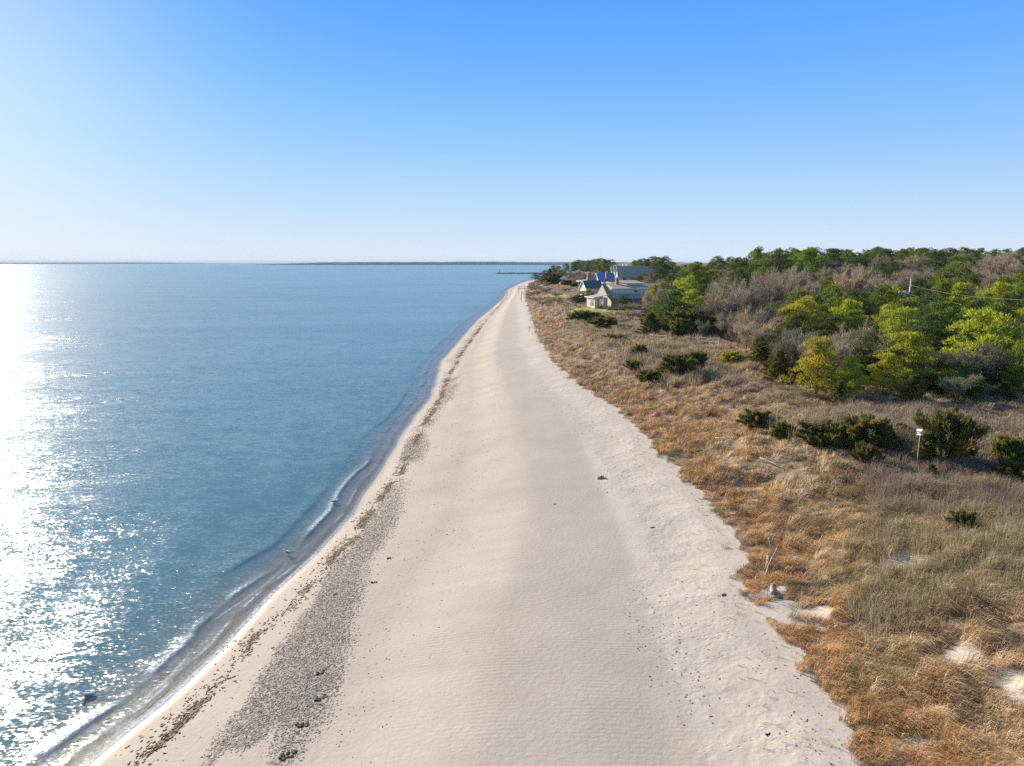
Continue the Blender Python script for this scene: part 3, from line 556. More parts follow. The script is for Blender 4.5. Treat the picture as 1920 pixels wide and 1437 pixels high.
# hand-placed plants: (kind, px, base_y or top_y, width px, height px or m, mode, label)
HAND = [
 ('juniper', 1272, 706, 74, 40, 'b', 'broad dark green juniper with a long shadow on the open dune'),
 ('juniper', 1219, 719, 52, 24, 'b', 'low flat dark juniper nearest the sand on the open dune, its shadow to the right'),
 ('juniper', 1188, 694, 36, 18, 'b', 'small dark juniper just below the rail fence corner post'),
 ('juniper', 1198, 664, 26, 17, 'b', 'tiny juniper beside the left post of the nearer rail fence'),
 ('juniper', 1305, 692, 46, 32, 'b', 'brownish juniper joined to the right side of the broad dark one'),
 ('juniper', 1150, 640, 40, 12, 'b', 'dark prostrate juniper touching the left end of the farther rail fence'),
 ('juniper', 1098, 602, 66, 18, 'b', 'dark spreading mat juniper on the dune in front of the lawn'),
 ('juniper', 1126, 611, 50, 16, 'b', 'dark mat juniper at the right end of the spreading one before the lawn'),
 ('yjuniper', 1372, 682, 52, 22, 'b', 'yellow-green low shrub on the open dune between juniper and wood'),
 ('gjuniper', 1339, 629, 44, 34, 'b', 'bright green rounded shrub at the wood edge behind the rail fence'),
 ('yjuniper', 1366, 632, 24, 16, 'b', 'small lime shrub beside the bright green one behind the rail fence'),
 ('juniper', 1285, 628, 74, 42, 'b', 'wide dark olive shrub behind the middle of the rail fence'),
 ('cedar', 1219, 630, 52, 50, 'b', 'dark dense cedar behind the rail fence, left of the olive shrub'),
 ('cedar', 1408, 650, 52, 62, 'b', 'dark brown pointed cedar just right of the rail fence end'),
 ('juniper', 1418, 802, 66, 32, 'b', 'wind-combed juniper alone at the left end of the dune row'),
 ('juniper', 1465, 821, 46, 30, 'b', 'small round juniper second in the dune row'),
 ('juniper', 1535, 838, 90, 46, 'b', 'spreading dark juniper third in the dune row'),
 ('juniper', 1622, 838, 108, 56, 'b', 'largest olive juniper with rusty tips at the right end of the dune row'),
 ('juniper', 1628, 870, 52, 38, 'b', 'small olive juniper in front of the largest one of the dune row'),
 ('juniper', 1768, 866, 112, 98, 'b', 'tall round green juniper right behind the white birdhouse'),
 ('cedar', 1745, 898, 34, 36, 'b', 'small upright juniper at the foot of the tall one by the birdhouse'),
 ('gjuniper', 1684, 808, 22, 18, 'b', 'tiny bright juniper in tan scrub left of the birdhouse'),
 ('juniper', 1801, 1002, 56, 48, 'b', 'lone yellow-tipped juniper in the scrub below the birdhouse'),
 ('gjuniper', 1888, 868, 62, 52, 'b', 'green shrub near the right edge, right of the birdhouse juniper'),
 ('juniper', 1905, 905, 90, 40, 'b', 'dark low shrub cut by the right edge below the green one'),
 ('juniper', 1855, 796, 26, 16, 'b', 'small dark shrub in tan scrub near the right edge above the birdhouse'),
 ('cedar', 1572, 762, 44, 56, 'b', 'narrow olive cedar at the left foot of the yellow-green pines'),
 ('cedar', 1710, 756, 62, 62, 'b', 'dark pointed cedar at the wood edge left of the pale thicket'),
 ('cedar', 1458, 716, 60, 70, 'b', 'brown-olive cedar at the wood edge left of the yellow-green pine'),
 ('cedar', 1425, 690, 54, 56, 'b', 'brownish cedar at the wood edge above the path'),
 ('bareg', 1790, 756, 90, 56, 'b', 'pale bare rounded thicket at the wood edge right of the dark cedar'),
 ('barep', 1385, 632, 62, 40, 'b', 'rosy bare bush right of the bright green shrub'),
 ('piney', 1530, 742, 100, 100, 'b', 'yellow-green pine standing out at the front edge of the wood'),
 ('piney', 1590, 752, 70, 80, 'b', 'second yellow-green pine, right beside the foremost one at the wood edge'),
 ('piney', 1655, 740, 70, 72, 'b', 'lime-topped young pine above the narrow cedar'),
 ('pined', 1620, 720, 80, 90, 'b', 'dark pine between the two yellow-green ones at the wood edge'),
 ('pined', 1690, 715, 90, 80, 'b', 'dark spreading pine behind the pointed cedar'),
 ('bareg', 1830, 730, 110, 90, 'b', 'grey-green bare thicket below the bright pines at the right'),
 ('green', 1912, 745, 60, 100, 'b', 'fresh green pine cut by the right edge of the photo'),
 ('pined', 1870, 700, 80, 80, 'b', 'dark pine behind the grey-green thicket at the right'),
 ('piney', 1790, 620, 130, 7, 't', 'lime-yellow spreading pine under the overhead wires'),
 ('pine', 1496, 545, 100, 8, 't', 'broad bright pine with a rounded head left of the wood centre'),
 ('pine', 1560, 536, 90, 8, 't', 'bright pine just right of the broad round-headed one'),
 ('pined', 1600, 545, 70, 7.5, 't', 'darker pine next to the bright pair in mid wood'),
 ('pine', 1650, 535, 70, 8, 't', 'green pine left of the utility pole crossarm'),
 ('piney', 1668, 575, 90, 7, 't', 'yellow-green pine in front of the utility pole'),
 ('pined', 1705, 580, 80, 7, 't', 'dark pine to the right of the utility pole foot'),
 ('pine', 1790, 494, 90, 11, 't', 'tallest pyramid-topped pine right of the utility pole'),
 ('pine', 1760, 530, 90, 8, 't', 'bright pine on the left flank of the tallest pine'),
 ('piney', 1795, 535, 90, 8, 't', 'golden pine in front of the tallest pine'),
 ('piney', 1838, 548, 70, 8, 't', 'golden cone-shaped pine right of the tallest pine'),
 ('pine', 1895, 545, 80, 8, 't', 'green pine at the right edge above the wires'),
 ('piney', 1872, 600, 110, 8, 't', 'big lime pine at the right edge under the wires'),
 ('pine', 1915, 590, 80, 8, 't', 'green pine cut by the right edge beside the big lime one'),
 ('piney', 1740, 595, 90, 6.5, 't', 'yellow pine below the left ends of the wires'),
 ('pine', 1720, 640, 90, 6, 't', 'olive pine in front of the yellow pine below the wires'),
 ('pined', 1560, 590, 90, 6, 't', 'dark brownish pine in shadow below the bright pair'),
 ('bare', 1620, 600, 90, 5.5, 't', 'grey leafless tree among the yellow pines in mid wood'),
 ('bare', 1405, 520, 90, 6.5, 't', 'large grey leafless tree with a dark hollow beneath'),
 ('bare', 1360, 528, 90, 6.5, 't', 'silvery leafless tree left of the dark hollow'),
 ('bare', 1450, 508, 90, 6.5, 't', 'pale leafless tree above the broad bright pine'),
 ('barep', 1580, 500, 80, 6, 't', 'rosy leafless tree behind the bright pair of pines'),
 ('pine', 1300, 497, 80, 9, 't', 'bright flat-topped pine right of the shingled house'),
 ('piney', 1285, 522, 60, 7, 't', 'sunlit pine on the left below the flat-topped one'),
 ('piney', 1225, 534, 44, 6.5, 't', 'yellow-topped pine against the right end of the shingled house'),
 ('pined', 1236, 556, 60, 6, 't', 'dark round pine beneath the yellow-topped one by the house'),
 ('pined', 1262, 508, 50, 8, 't', 'dark pine left of the flat-topped bright pine'),
 ('bare', 1185, 566, 60, 4.2, 't', 'grey leafless tree in front of the shingled house'),
 ('bareg', 1160, 572, 44, 4, 't', 'tangled olive bare bush in front of the house porch wing'),
 ('green', 1148, 574, 30, 3.2, 't', 'green bush at the lawn corner before the house'),
 ('pined', 1168, 553, 26, 5, 't', 'dark small pine against the front wall of the shingled house'),
 ('bareg', 1210, 585, 70, 4.5, 't', 'brown-green bare tree below the right end of the house'),
 ('pined', 1240, 485, 60, 10, 't', 'dark green pine rising on the skyline right of the slate roof'),
 ('pined', 1385, 488, 48, 9, 't', 'dark green pine on the slope above the leafless trees'),
 ('green', 1506, 470, 62, 10, 't', 'bright green round pine on the skyline in the middle of the wood'),
 ('pine', 1412, 469, 60, 10, 't', 'skyline pine left of the bright green round one'),
 ('pine', 1452, 469, 60, 10, 't', 'skyline pine next left of the bright green round one'),
]
for (k, px, py, wpx, hh, mode, lab) in HAND:
    if mode == 'b':
        x, y, z = ground(px, py); plant(k, x, y, hh / pxm(y) * 1.05, wpx / pxm(y) / 2, lab)
    else:
        if px < 1310 or py < 475: y = {1300: 140, 1285: 128, 1225: 152, 1236: 138, 1262: 155, 1185: 158, 1160: 160, 1148: 163, 1168: 165, 1210: 138, 1240: 230, 1506: 205, 1412: 225, 1452: 215}[px]
        else: y = float(np.interp(py, [485, 500, 545, 600, 640], [165, 120, 97, 76, 66]))
        x = (px - 960) / 1280 * y; hh = 15 - (py - 492.5) * y / 1280 - float(H(x, y)); plant(k, x, y, hh, wpx / pxm(y) / 2, lab)

# forest fill
FE = [(1180, 600), (1245, 628), (1385, 645), (1400, 668), (1450, 712), (1560, 748), (1700, 742), (1800, 745), (1990, 760)]
FE = [ground(*p) for p in FE]
def in_forest(x, y):
    th = x / y; f = sorted((a / b, b) for a, b, c in FE)
    ye = np.interp(th, [a for a, b in f], [b for a, b in f])
    return y > ye + 1 and th > FE[0][0] / FE[0][1] * .98
HOUSE_KEEP = [(27, 173, 11), (36, 178, 13), (30, 215, 8), (36, 245, 12), (55, 303, 16), (46, 296, 8)]
def clear_of_houses(x, y, h, rad):
    for a, b, r in HOUSE_KEEP:
        if math.hypot(x - a, y - b) < r: return False
    z = float(H(x, y)); pxx, pyy = topix(x, y, z + h); rp = rad * pxm(y)
    # keep the lines of sight to the houses open as in the photo
    for (x0, x1, yy, far) in ((1093, 1200, 560, 172), (1093, 1150, 533, 235), (1136, 1226, 515, 300), (1046, 1072, 533, 330)):
        if y < far and pxx + rp > x0 and pxx - rp < x1 and pyy < yy: return False
    return True
ZONES = [ # name, test, group, label by kind
]
def zone_label(kind, x, y, px):
    adj = {'pine': 'olive-green pine', 'piney': 'yellow-green pine', 'pined': 'dark green pine', 'green': 'fresh green pine', 'tall': 'tall thin dark pine', 'cedar': 'dark pointed cedar', 'bare': 'grey leafless tree', 'barep': 'rosy-brown leafless tree', 'bareg': 'olive-brown leafless tree', 'juniper': 'dark low juniper', 'gjuniper': 'green low shrub', 'yjuniper': 'lime low shrub'}[kind]
    if y > 380: z = 'in the wood at the far end of the beach'
    elif px < 1250: z = 'among the houses above the beach'
    elif y > 185: z = 'along the skyline of the wood' + (' left of its centre' if px < 1560 else ' toward its right end')
    elif y > 110: z = 'in the middle depth of the wood' + (' left of the utility pole' if px < 1690 else ' right of the utility pole')
    else: z = 'in the near part of the wood' + (' left of the utility pole' if px < 1690 else ' right of the utility pole')
    return adj + ' ' + z, adj + 's ' + z
import itertools
cells = {}
def free(x, y, dmin):
    cx, cy = int(x // 8), int(y // 8)
    for i in (-1, 0, 1):
        for j in (-1, 0, 1):
            for (a, b) in cells.get((cx + i, cy + j), ()):
                if (a - x) ** 2 + (b - y) ** 2 < dmin ** 2: return False
    return True
def mark(x, y): cells.setdefault((int(x // 8), int(y // 8)), []).append((x, y))
for (x, y, r) in placed: mark(x, y)
nfill = 0
for it in range(26000):
    y = 55 + 330 * random.random() ** 1.1; th = random.uniform(.14, .80); x = th * y
    if y > 300: continue
    if x > 215 or not in_forest(x, y): continue
    near = y < 110
    if nfill > 430: break
    if not free(x, y, 3.1 if near else (3.6 if y < 165 else 5.6)): continue
    px = 960 + 1280 * th; r = random.random(); nz = float(fbm(x * .035, y * .035, 400, 3)) ; n2_ = float(vnoise(x * .09, y * .09, 401))
    pine_w = sst(.44, .56, nz + .12 * (n2_ - .5))
    if y > 215: pine_w = max(pine_w, .9)
    elif 118 < y <= 215: pine_w = min(pine_w, .13)
    elif pine_w < .5: pine_w *= .6
    if px < 1480 and 88 < y < 170: pine_w = .10
    if px > 1690 and y < 125: pine_w = max(pine_w, .75)
    if px < 1450 and y < 98: pine_w = 0
    if r < pine_w:
        k = random.choices(['pine', 'piney', 'pined', 'cedar'], [.5, .0 if y > 170 else .32, .3, .06])[0]; h = random.uniform(5.4, 7.6) + (1.0 if y > 215 else 0) - (1.2 if px < 1450 else 0)
        if near: h = random.uniform(4.5, 7)
        if k == 'cedar': h *= .8
        rad = h * random.uniform(.40, .54)
    else:
        k = random.choices(['bare', 'barep', 'bareg', 'pined'], [.45, .3, .2, .05])[0]; h = random.uniform(4.6, 6.5) * (.8 if near else 1); rad = h * random.uniform(.5, .65)
    if not clear_of_houses(x, y, h, rad): continue
    L, g = zone_label(k, x, y, px); plant(k, x, y, h, rad, L, g); mark(x, y); nfill += 1
for i in range(150):
    th = random.uniform(.17, .78); f = sorted((a / b, b) for a, b, c in FE); ye = float(np.interp(th, [a for a, b in f], [b for a, b in f]))
    y = ye + random.uniform(-1.5, 14); x = th * y; px = 960 + 1280 * th
    if not free(x, y, 2.2): continue
    k = random.choices(['cedar', 'juniper', 'gjuniper', 'bareg', 'barep', 'bare'], [.25, .3, .1, .15, .1, .1])[0]; h = random.uniform(1.6, 3.2); rad = random.uniform(1.1, 1.9)
    if not clear_of_houses(x, y, h, rad): continue
    c_ = {'cedar': 'young dark cedar', 'juniper': 'dark spreading juniper', 'gjuniper': 'green juniper', 'bareg': 'olive leafless bush', 'barep': 'rosy leafless bush', 'bare': 'grey leafless bush'}[k]; z_ = ' in undergrowth at the wood edge, ' + ('left of' if px < 1560 else 'right of') + ' the foremost pine'
    plant(k, x, y, h, rad, c_ + z_, c_ + 's at the wood edge'); mark(x, y)
# trees along the bluff at the far end and behind the houses
for (px, top, hh, k, wd) in [(1003,506,6,'tall',15),(1010,514,4,'tall',10),(1020,508,5,'pined',16),(1030,500,7,'cedar',16),(1036,498,7,'pined',18),(1045,500,7,'pined',20),(1052,503,6,'bare',20),(1060,495,8,'pine',22),(1075,491,8,'pined',26),(1083,486,9,'pine',24),(1092,490,8,'pined',22),(1102,490,8,'pined',22),(1110,488,8,'pine',26),(1120,487,9,'pined',28),(1130,487,9,'pine',28),(1140,488,8,'pined',26),(1085,505,6,'bare',24),(1072,508,6,'bareg',22),(1096,508,6,'bareg',22),(1040,512,5,'juniper',22),(1028,518,3.5,'juniper',26),(1087,516,5,'barep',26),(1078,519,4,'barep',22),(1064,525,2.2,'juniper',20),(1080,529,2,'juniper',22),(1198,489,9,'pined',30),(1185,491,8,'green',16),(1210,487,9,'pine',36),(1225,483,9,'pined',36),(1160,494,7,'bare',30),(1240,500,8,'pined',34),(1255,492,8,'pined',30)]:
    x, y, z = ground(px, top, hh)
    y = min(y, 560); x = (px - 960) / 1280 * y
    L, g = zone_label(k, x, y, px)
    plant(k, x, y, hh, wd / pxm(y) / 2 * 1.15, L, g)
for (px, by, wpx, hpx, k, lab) in [(1093,569,28,22,'pined','dense dark green bush at the left wall of the shingled house'),(1080,570,24,16,'pined','dark round bush left of the shingled house and its lawn'),(1104,566,24,22,'green','green bush tight against the shingled house corner'),
        (1108,546,26,14,'pined','dark green pine bush behind the roof of the shingled house'),(1122,540,30,14,'bareg','pale tangled bush behind the shingled house'),(1067,548,12,9,'barep','single reddish-brown bush on the tan field edge')]:
    x, y, z = ground(px, by); plant(k, x, y, hpx / pxm(y), wpx / pxm(y) / 2, lab)
# low brown scrub along the bluff
random.seed(5)
for i in range(90):
    y = random.uniform(185, 400); x = float(xv(y)) + random.uniform(1, 15)
    if lawn(np.array(x), np.array(y)) > .1 or not free(x, y, 3.0): continue
    if math.hypot(x - 14, y - 165) < 8: continue
    k = random.choices(['bare', 'barep', 'bareg'], [.5, .4, .1])[0]
    lab = {'bare': 'grey', 'barep': 'rosy brown', 'bareg': 'olive brown'}[k] + ' low leafless bush on the bluff between beach and houses'
    o = plant(k, x, y, random.uniform(1.2, 2.0), random.uniform(1.6, 2.4), lab, 'low bushes on the bluff'); mark(x, y); o.name = 'bare_bush'; o['category'] = 'bush'

# ------------------------------------------------------------------ dune grass and scrub (stuff)
def blades(px_, py_, hgt, spread, n, wid, cols, lean, ncol=1.0, up=1.0):
    """n blades for each clump centre; returns verts (N,5,3), colours (N,3)"""
    k = len(px_); N = k * n; i = np.repeat(np.arange(k), n)
    a = rng.uniform(0, 6.283, N); r = rng.uniform(0, 1, N) ** .6 * spread[i]
    bx = px_[i] + np.cos(a) * r * .6; by = py_[i] + np.sin(a) * r * .6; bz = H(bx, by) - .02
    h = hgt[i] * rng.uniform(.55, 1.15, N)
    out = np.stack([np.cos(a) * .55, np.sin(a) * .55], 1) * rng.uniform(.2, 1, (N, 1)) + lean[i] * rng.uniform(.5, 1.3, (N, 1)) + rng.normal(size=(N, 2)) * .30
    b0 = np.stack([bx, by, bz], 1)
    mid = b0 + np.concatenate([out * .30 * h[:, None], (h * .62 * up)[:, None]], 1)
    tip = b0 + np.concatenate([out * 1.0 * h[:, None], (h * (.95 - .35 * np.linalg.norm(out, axis=1)).clip(.25, 1) * up)[:, None]], 1)
    ang = rng.uniform(0, 6.283, N); sd = np.stack([np.cos(ang), np.sin(ang), np.zeros(N)], 1) * (wid[i] * .5)[:, None]
    V = np.stack([b0 - sd, b0 + sd, mid + sd * .8, mid - sd * .8, tip], 1)
    c = cols[i] * (1 + .22 * rng.normal(size=(N, 1))) * ncol
    return V, np.clip(c, .01, 1)
def blade_mesh(name, parts, label):
    V = np.concatenate([p[0] for p in parts]); C = np.concatenate([p[1] for p in parts]); n = len(V)
    base = np.arange(n)[:, None] * 5; lp = (base + np.array([0, 1, 2, 3, 3, 2, 4])).ravel(); st = (np.arange(n)[:, None] * 7 + np.array([0, 4])).ravel(); tt = np.tile([4, 3], n)
    o = mesh_np(name, V.reshape(-1, 3), lp, st, tt, M_grass, None, np.repeat(C, 2, 0)); return tag(o, label, None, None, 'stuff')
def scatter(n, y0, y1, th1, pw=1.0):
    y = y0 + (y1 - y0) * rng.uniform(0, 1, n) ** pw; s = rng.uniform(0, 1, n); xa = xv(y) - .8; xb = np.maximum(th1 * y + 3, xa + 6); x = xa - .3 + (xb - xa) * s
    return x, y
rng = np.random.default_rng(21)
G_OR = np.array([(.50, .325, .135), (.58, .41, .19), (.38, .245, .105)]); G_TAN = np.array([(.48, .38, .19), (.60, .49, .28), (.34, .265, .13), (.70, .585, .37)])
G_GRY = np.array([(.33, .26, .19), (.27, .215, .16), (.38, .30, .225)]); G_GRN = np.array([(.20, .185, .075), (.26, .22, .10), (.16, .15, .06)]); G_PNK = np.array([(.44, .345, .235), (.38, .30, .20)])
def colours(x, y):
    n = len(x); D = x - xv(y); nA = fbm(x * .12, y * .10, 501, 3); nB = fbm(x * .45, y * .4, 502, 3)
    c = G_TAN[rng.integers(0, 4, n)].copy()
    edge = rng.uniform(0, 1, n) < (1 - sst(1.5, np.where(y < 26, 3.5, np.where(y < 45, 6, 10)), D + 5 * (nB - .5))) * .8
    c[edge] = G_OR[rng.integers(0, 3, edge.sum())]
    gry = rng.uniform(0, 1, n) < sst(.48, .60, nA) * sst(3, 8, D) * .8 * sst(26, 38, y); c[gry] = G_GRY[rng.integers(0, 3, gry.sum())]
    pk = rng.uniform(0, 1, n) < sst(55, 75, y) * .5; c[pk] = G_PNK[rng.integers(0, 2, pk.sum())]
    dk = rng.uniform(0, 1, n) < .10 + .35 * sst(.5, .62, fbm(x * .7, y * .7, 505, 2)); c[dk] = np.array([(.22, .145, .075), (.28, .185, .10), (.17, .12, .065)])[rng.integers(0, 3, dk.sum())]
    gn = rng.uniform(0, 1, n) < (.08 + .25 * sst(.52, .66, nB) + .25 * sst(25, 60, x) * (y < 60)); c[gn] = G_GRN[rng.integers(0, 3, gn.sum())]
    return c
def lean_at(x, y):
    a = -.65 + 1.5 * (fbm(x * .35, y * .35, 510, 2) - .5); m_ = .45 + .9 * vnoise(x * .5, y * .5, 511)
    return np.stack([np.cos(a) * m_, np.sin(a) * m_], 1)
def grass_batch(n, y0, y1, th, nb, h0, h1, w0, w1, sp, pw=1.0, dens=None):
    x, y = scatter(n, y0, y1, th, pw); v = veg(x, y) * (1 - lawn(x, y)); k = rng.uniform(0, 1, n) < v
    cl = fbm(x * .8, y * .8, 520, 2); k &= rng.uniform(0, 1, n) < sst(.22, .40, cl) * .85 + .15
    x = x[k]; y = y[k]; D = x - xv(y); hh = rng.uniform(h0, h1, len(x)) * (.35 + 1.25 * vnoise(x * .95, y * .95, 521) ** 1.2) * (.65 + .35 * sst(0, 1.5, D))
    return blades(x, y, hh, np.full(len(x), sp), nb, rng.uniform(w0, w1, len(x)), colours(x, y), lean_at(x, y))
parts = [grass_batch(7000, 13, 34, .80, 28, .32, .62, .009, .016, .30),
         grass_batch(10500, 34, 62, .80, 17, .32, .62, .016, .028, .38),
         grass_batch(15000, 62, 130, .50, 9, .35, .65, .03, .055, .5, 1.0),
         grass_batch(9000, 130, 420, .16, 7, .4, .8, .06, .12, .7, 1.2)]
blade_mesh('dune_grass', parts, 'dry tan and orange beach grass bent by the wind over the dunes')
# twiggy scrub mounds
def scrub_batch(n, y0, y1, th, nb, h0, h1, w0, w1, sp, thr):
    x, y = scatter(n, y0, y1, th); D = x - xv(y)
    near_green = sst(-.8, 1.2, x - (13.0 + .45 * (y - 22.5)) + 2.5 * (fbm(x * .3, y * .3, 535, 2) - .5)) * (1 - sst(34, 38, y)) * sst(20.5, 22.5, y)
    m_ = sst(thr, thr + .08, fbm(x * .10, y * .09, 530, 3)) * sst(4, 8, D) + near_green
    k = (rng.uniform(0, 1, n) < np.clip(m_, 0, 1) * veg(x, y) * (1 - lawn(x, y))); x = x[k]; y = y[k]; near_green = near_green[k]
    nC = vnoise(x * .15, y * .15, 531); c = np.where((nC > .55)[:, None], G_GRY[rng.integers(0, 3, len(x))], np.array([(.40, .33, .20)]) * rng.uniform(.8, 1.2, (len(x), 1)))
    gg = rng.uniform(0, 1, len(x)) < .16 + .12 * near_green; c[gg] = G_GRN[rng.integers(0, 3, gg.sum())]
    return blades(x, y, rng.uniform(h0, h1, len(x)) * (.6 + .8 * vnoise(x * .35, y * .35, 532)), np.full(len(x), sp), nb, rng.uniform(w0, w1, len(x)), c, lean_at(x, y) * .15, 1, 1.1)
parts = [scrub_batch(8000, 20, 40, .80, 26, .40, .85, .008, .015, .45, .50), scrub_batch(9000, 40, 75, .80, 16, .6, 1.1, .018, .03, .5, .46), scrub_batch(7000, 75, 150, .5, 10, .6, 1.1, .03, .06, .6, .50)]
blade_mesh('scrub_brush', parts, 'grey-brown twiggy brush growing among the dune grass')
# sparse sprigs on the sand next to the dunes
n = 110; yy = 15 + 45 * rng.uniform(0, 1, n) ** 1.5; xx = xv(yy) - rng.uniform(.1, 1.9, n) ** 1.3
blade_mesh('sand_sprigs', [blades(xx, yy, rng.uniform(.15, .32, n), np.full(n, .10), 9, np.full(n, .009), G_OR[rng.integers(0, 3, n)], lean_at(xx, yy))], 'thin orange sprigs of grass on bare sand at the dune foot')

# ------------------------------------------------------------------ pebbles, wrack and flotsam (stuff)
OCT = np.array([(1,0,0),(0,1,0),(-1,0,0),(0,-1,0),(0,0,.7),(0,0,-.7)], float); OF = np.array([(0,1,4),(1,2,4),(2,3,4),(3,0,4),(1,0,5),(2,1,5),(3,2,5),(0,3,5)])
def octs(name, x, y, z, rx, ry, rz, col, mat, label):
    n = len(x); a = rng.uniform(0, 6.283, n); b = OCT[None] * (1 + .25 * rng.normal(size=(n, 6, 1))) * np.stack([rx, ry, rz], 1)[:, None]
    X = b[..., 0] * np.cos(a)[:, None] - b[..., 1] * np.sin(a)[:, None] + x[:, None]; Y = b[..., 0] * np.sin(a)[:, None] + b[..., 1] * np.cos(a)[:, None] + y[:, None]; Z = b[..., 2] + z[:, None]
    V = np.stack([X, Y, Z], -1).reshape(-1, 3); lp = (np.arange(n)[:, None, None] * 6 + OF[None]).ravel(); m_ = n * 8
    return tag(mesh_np(name, V, lp, np.arange(m_) * 3, np.full(m_, 3), mat, None, np.repeat(col, 8, 0)), label, None, None, 'stuff')
m = NT('pebbles_mat'); m.princ(m.attr('col', 'Color'), .7, None, .3); M_peb = m.m
n = 220000; y = 14 + 80 * rng.uniform(0, 1, n) ** 2.0; x = xs(y) + rng.uniform(.5, 9, n); k = rng.uniform(0, 1, n) < gravel(x, y) * .62 + .006; x = x[k]; y = y[k]; n = len(x)
r = rng.uniform(.012, .034, n) * (1 + y / 70); G = np.array([(.15, .13, .115), (.22, .19, .165), (.33, .285, .24), (.46, .40, .33), (.19, .165, .15), (.28, .215, .17)])
octs('pebbles', x, y, H(x, y) + r * .1, r, r * .8, r * .45, G[rng.integers(0, 6, n)], M_peb, 'band of grey pebbles on the sand near the waterline')
n = 9000; y = 14 + 150 * rng.uniform(0, 1, n) ** 2.2; x = np.interp(y, WY, WX) + rng.normal(size=n) * .45 - .1; k = rng.uniform(0, 1, n) < wrack(x, y) + .1; x = x[k]; y = y[k]; n = len(x)
octs('wrack_line', x, y, H(x, y) + .01, rng.uniform(.03, .09, n) * (1 + y / 90), rng.uniform(.02, .05, n), rng.uniform(.01, .03, n), np.array([(.16, .10, .055), (.10, .065, .04), (.24, .16, .09)])[rng.integers(0, 3, n)], M_peb, 'brown strip of dried seaweed along the high water mark')
n = 2600; y = 14 + 120 * rng.uniform(0, 1, n) ** 1.6; D = -rng.uniform(.1, 5.2, n); x = xv(y) + D; k = rng.uniform(0, 1, n) < sst(.42, .62, fbm(x * .35, y * .2, 71, 3)) * .8 + .35 * (D > -1.2) + .05; x = x[k]; y = y[k]; n = len(x)
octs('beach_litter', x, y, H(x, y) + .01, rng.uniform(.015, .07, n) * (1 + y / 120), rng.uniform(.01, .03, n), rng.uniform(.005, .015, n), np.array([(.20, .155, .12), (.28, .20, .14), (.15, .125, .10)])[rng.integers(0, 3, n)], M_peb, 'scattered dark bits of seaweed and twigs on the upper beach')
for (px, py, wpx, lab) in [(605, 1308, 26, 'dark seaweed clump at the right rim of the pebble band'), (567, 1360, 30, 'largest black seaweed clump on the pebbles'), (540, 1417, 34, 'black seaweed heap nearest the bottom edge'), (731, 1047, 12, 'small dark seaweed lump right of the pebble band'), (701, 1093, 13, 'brown seaweed lump just below the small one'), (628, 1115, 12, 'reddish seaweed lump between wrack line and pebbles'), (602, 1262, 18, 'ring-shaped seaweed clump above the others on the pebbles'), (1355, 1118, 16, 'dark seaweed clump on the upper sand near the driftwood'), (1223, 990, 9, 'small dark lump on the upper beach below the half-buried log'), (1040, 946, 6, 'tiny dark lump alone in the middle of the beach'), (1440, 1378, 12, 'reddish stone-like lump on sand near the bottom grass')]:
    x, y, z = ground(px, py); w_ = wpx / pxm(y); mb = MB()
    for i in range(9): lump(mb, (random.uniform(-.5, .5) * w_, random.uniform(-.25, .25) * w_, .01), w_ * random.uniform(.10, .24), .35)
    o = mb.build('seaweed_clump', M_weed, None); o.location = (x, y, z); o.rotation_euler = (0, 0, R(25)); tag(o, lab, 'seaweed', 'seaweed clumps on the beach')

# ------------------------------------------------------------------ driftwood
def log(pts, rad, lab, name='driftwood_log', n=8, branch=()):
    x, y, z = pts[0]; mb = MB(); P0 = Vector(pts[0]); q = [Vector(p) - P0 for p in pts]
    fine = []
    for i in range(len(q) - 1):
        for t in (0, .33, .66): fine.append(q[i].lerp(q[i + 1], t) + Vector((random.uniform(-1, 1), random.uniform(-1, 1), random.uniform(-1, 1))) * rad * .3)
    fine.append(q[-1]); L = len(fine)
    mb.tube(fine, [rad * (1 - .45 * i / L) * random.uniform(.85, 1.15) for i in range(L)], n, .15)
    for (i, d, r_) in branch: mb.tube([fine[i], fine[i] + Vector(d) * .6, fine[i] + Vector(d)], [r_, r_ * .8, r_ * .4], 5)
    o = mb.build(name, M_drift, None, True); o.location = P0; return tag(o, lab, 'driftwood')
def gp(px, py, up=0): x, y, z = ground(px, py); return (x, y, z + up)
log([gp(1433, 1088, .10), gp(1444, 1064, .28), gp(1456, 1043, .38)], .045, 'long thin pale driftwood pole leaning over the bare sand in the grass', branch=((6, (.12, .1, .15), .02), (4, (-.15, .05, .12), .02)))
b = gp(1449, 1030, 0); log([(b[0], b[1], b[2] - .1), (b[0] - .1, b[1] + .05, b[2] + .25), (b[0] - .18, b[1] + .1, b[2] + .5)], .07, 'short pale driftwood stump standing tilted at the grass edge', 'driftwood_stump')
log([gp(1448, 1120, .12), gp(1447, 1109, .10), gp(1447, 1100, .08)], .10, 'thick short grey log lying end-on below the long pole')
log([gp(1437, 1068, .1), gp(1439, 1054, .25)], .10, 'small pale broken log left of the long pole')
log([gp(1120, 899, .03), gp(1128, 896, .08), gp(1137, 899, .03)], .09, 'dark half-buried log alone on the open sand', branch=((2, (.1, 0, .12), .03),))
log([gp(1341, 828, .25), gp(1368, 831, .3)], .035, 'thin bleached stick in tan grass left of the juniper row')
log([gp(1425, 868, .3), gp(1463, 885, .35)], .04, 'bleached branch in the dune grass below the juniper row')
log([gp(1336, 581, 1.2), gp(1362, 579, 1.5)], .16, 'pale fallen trunk among the leafless trees', branch=((3, (.5, .2, .7), .06),))

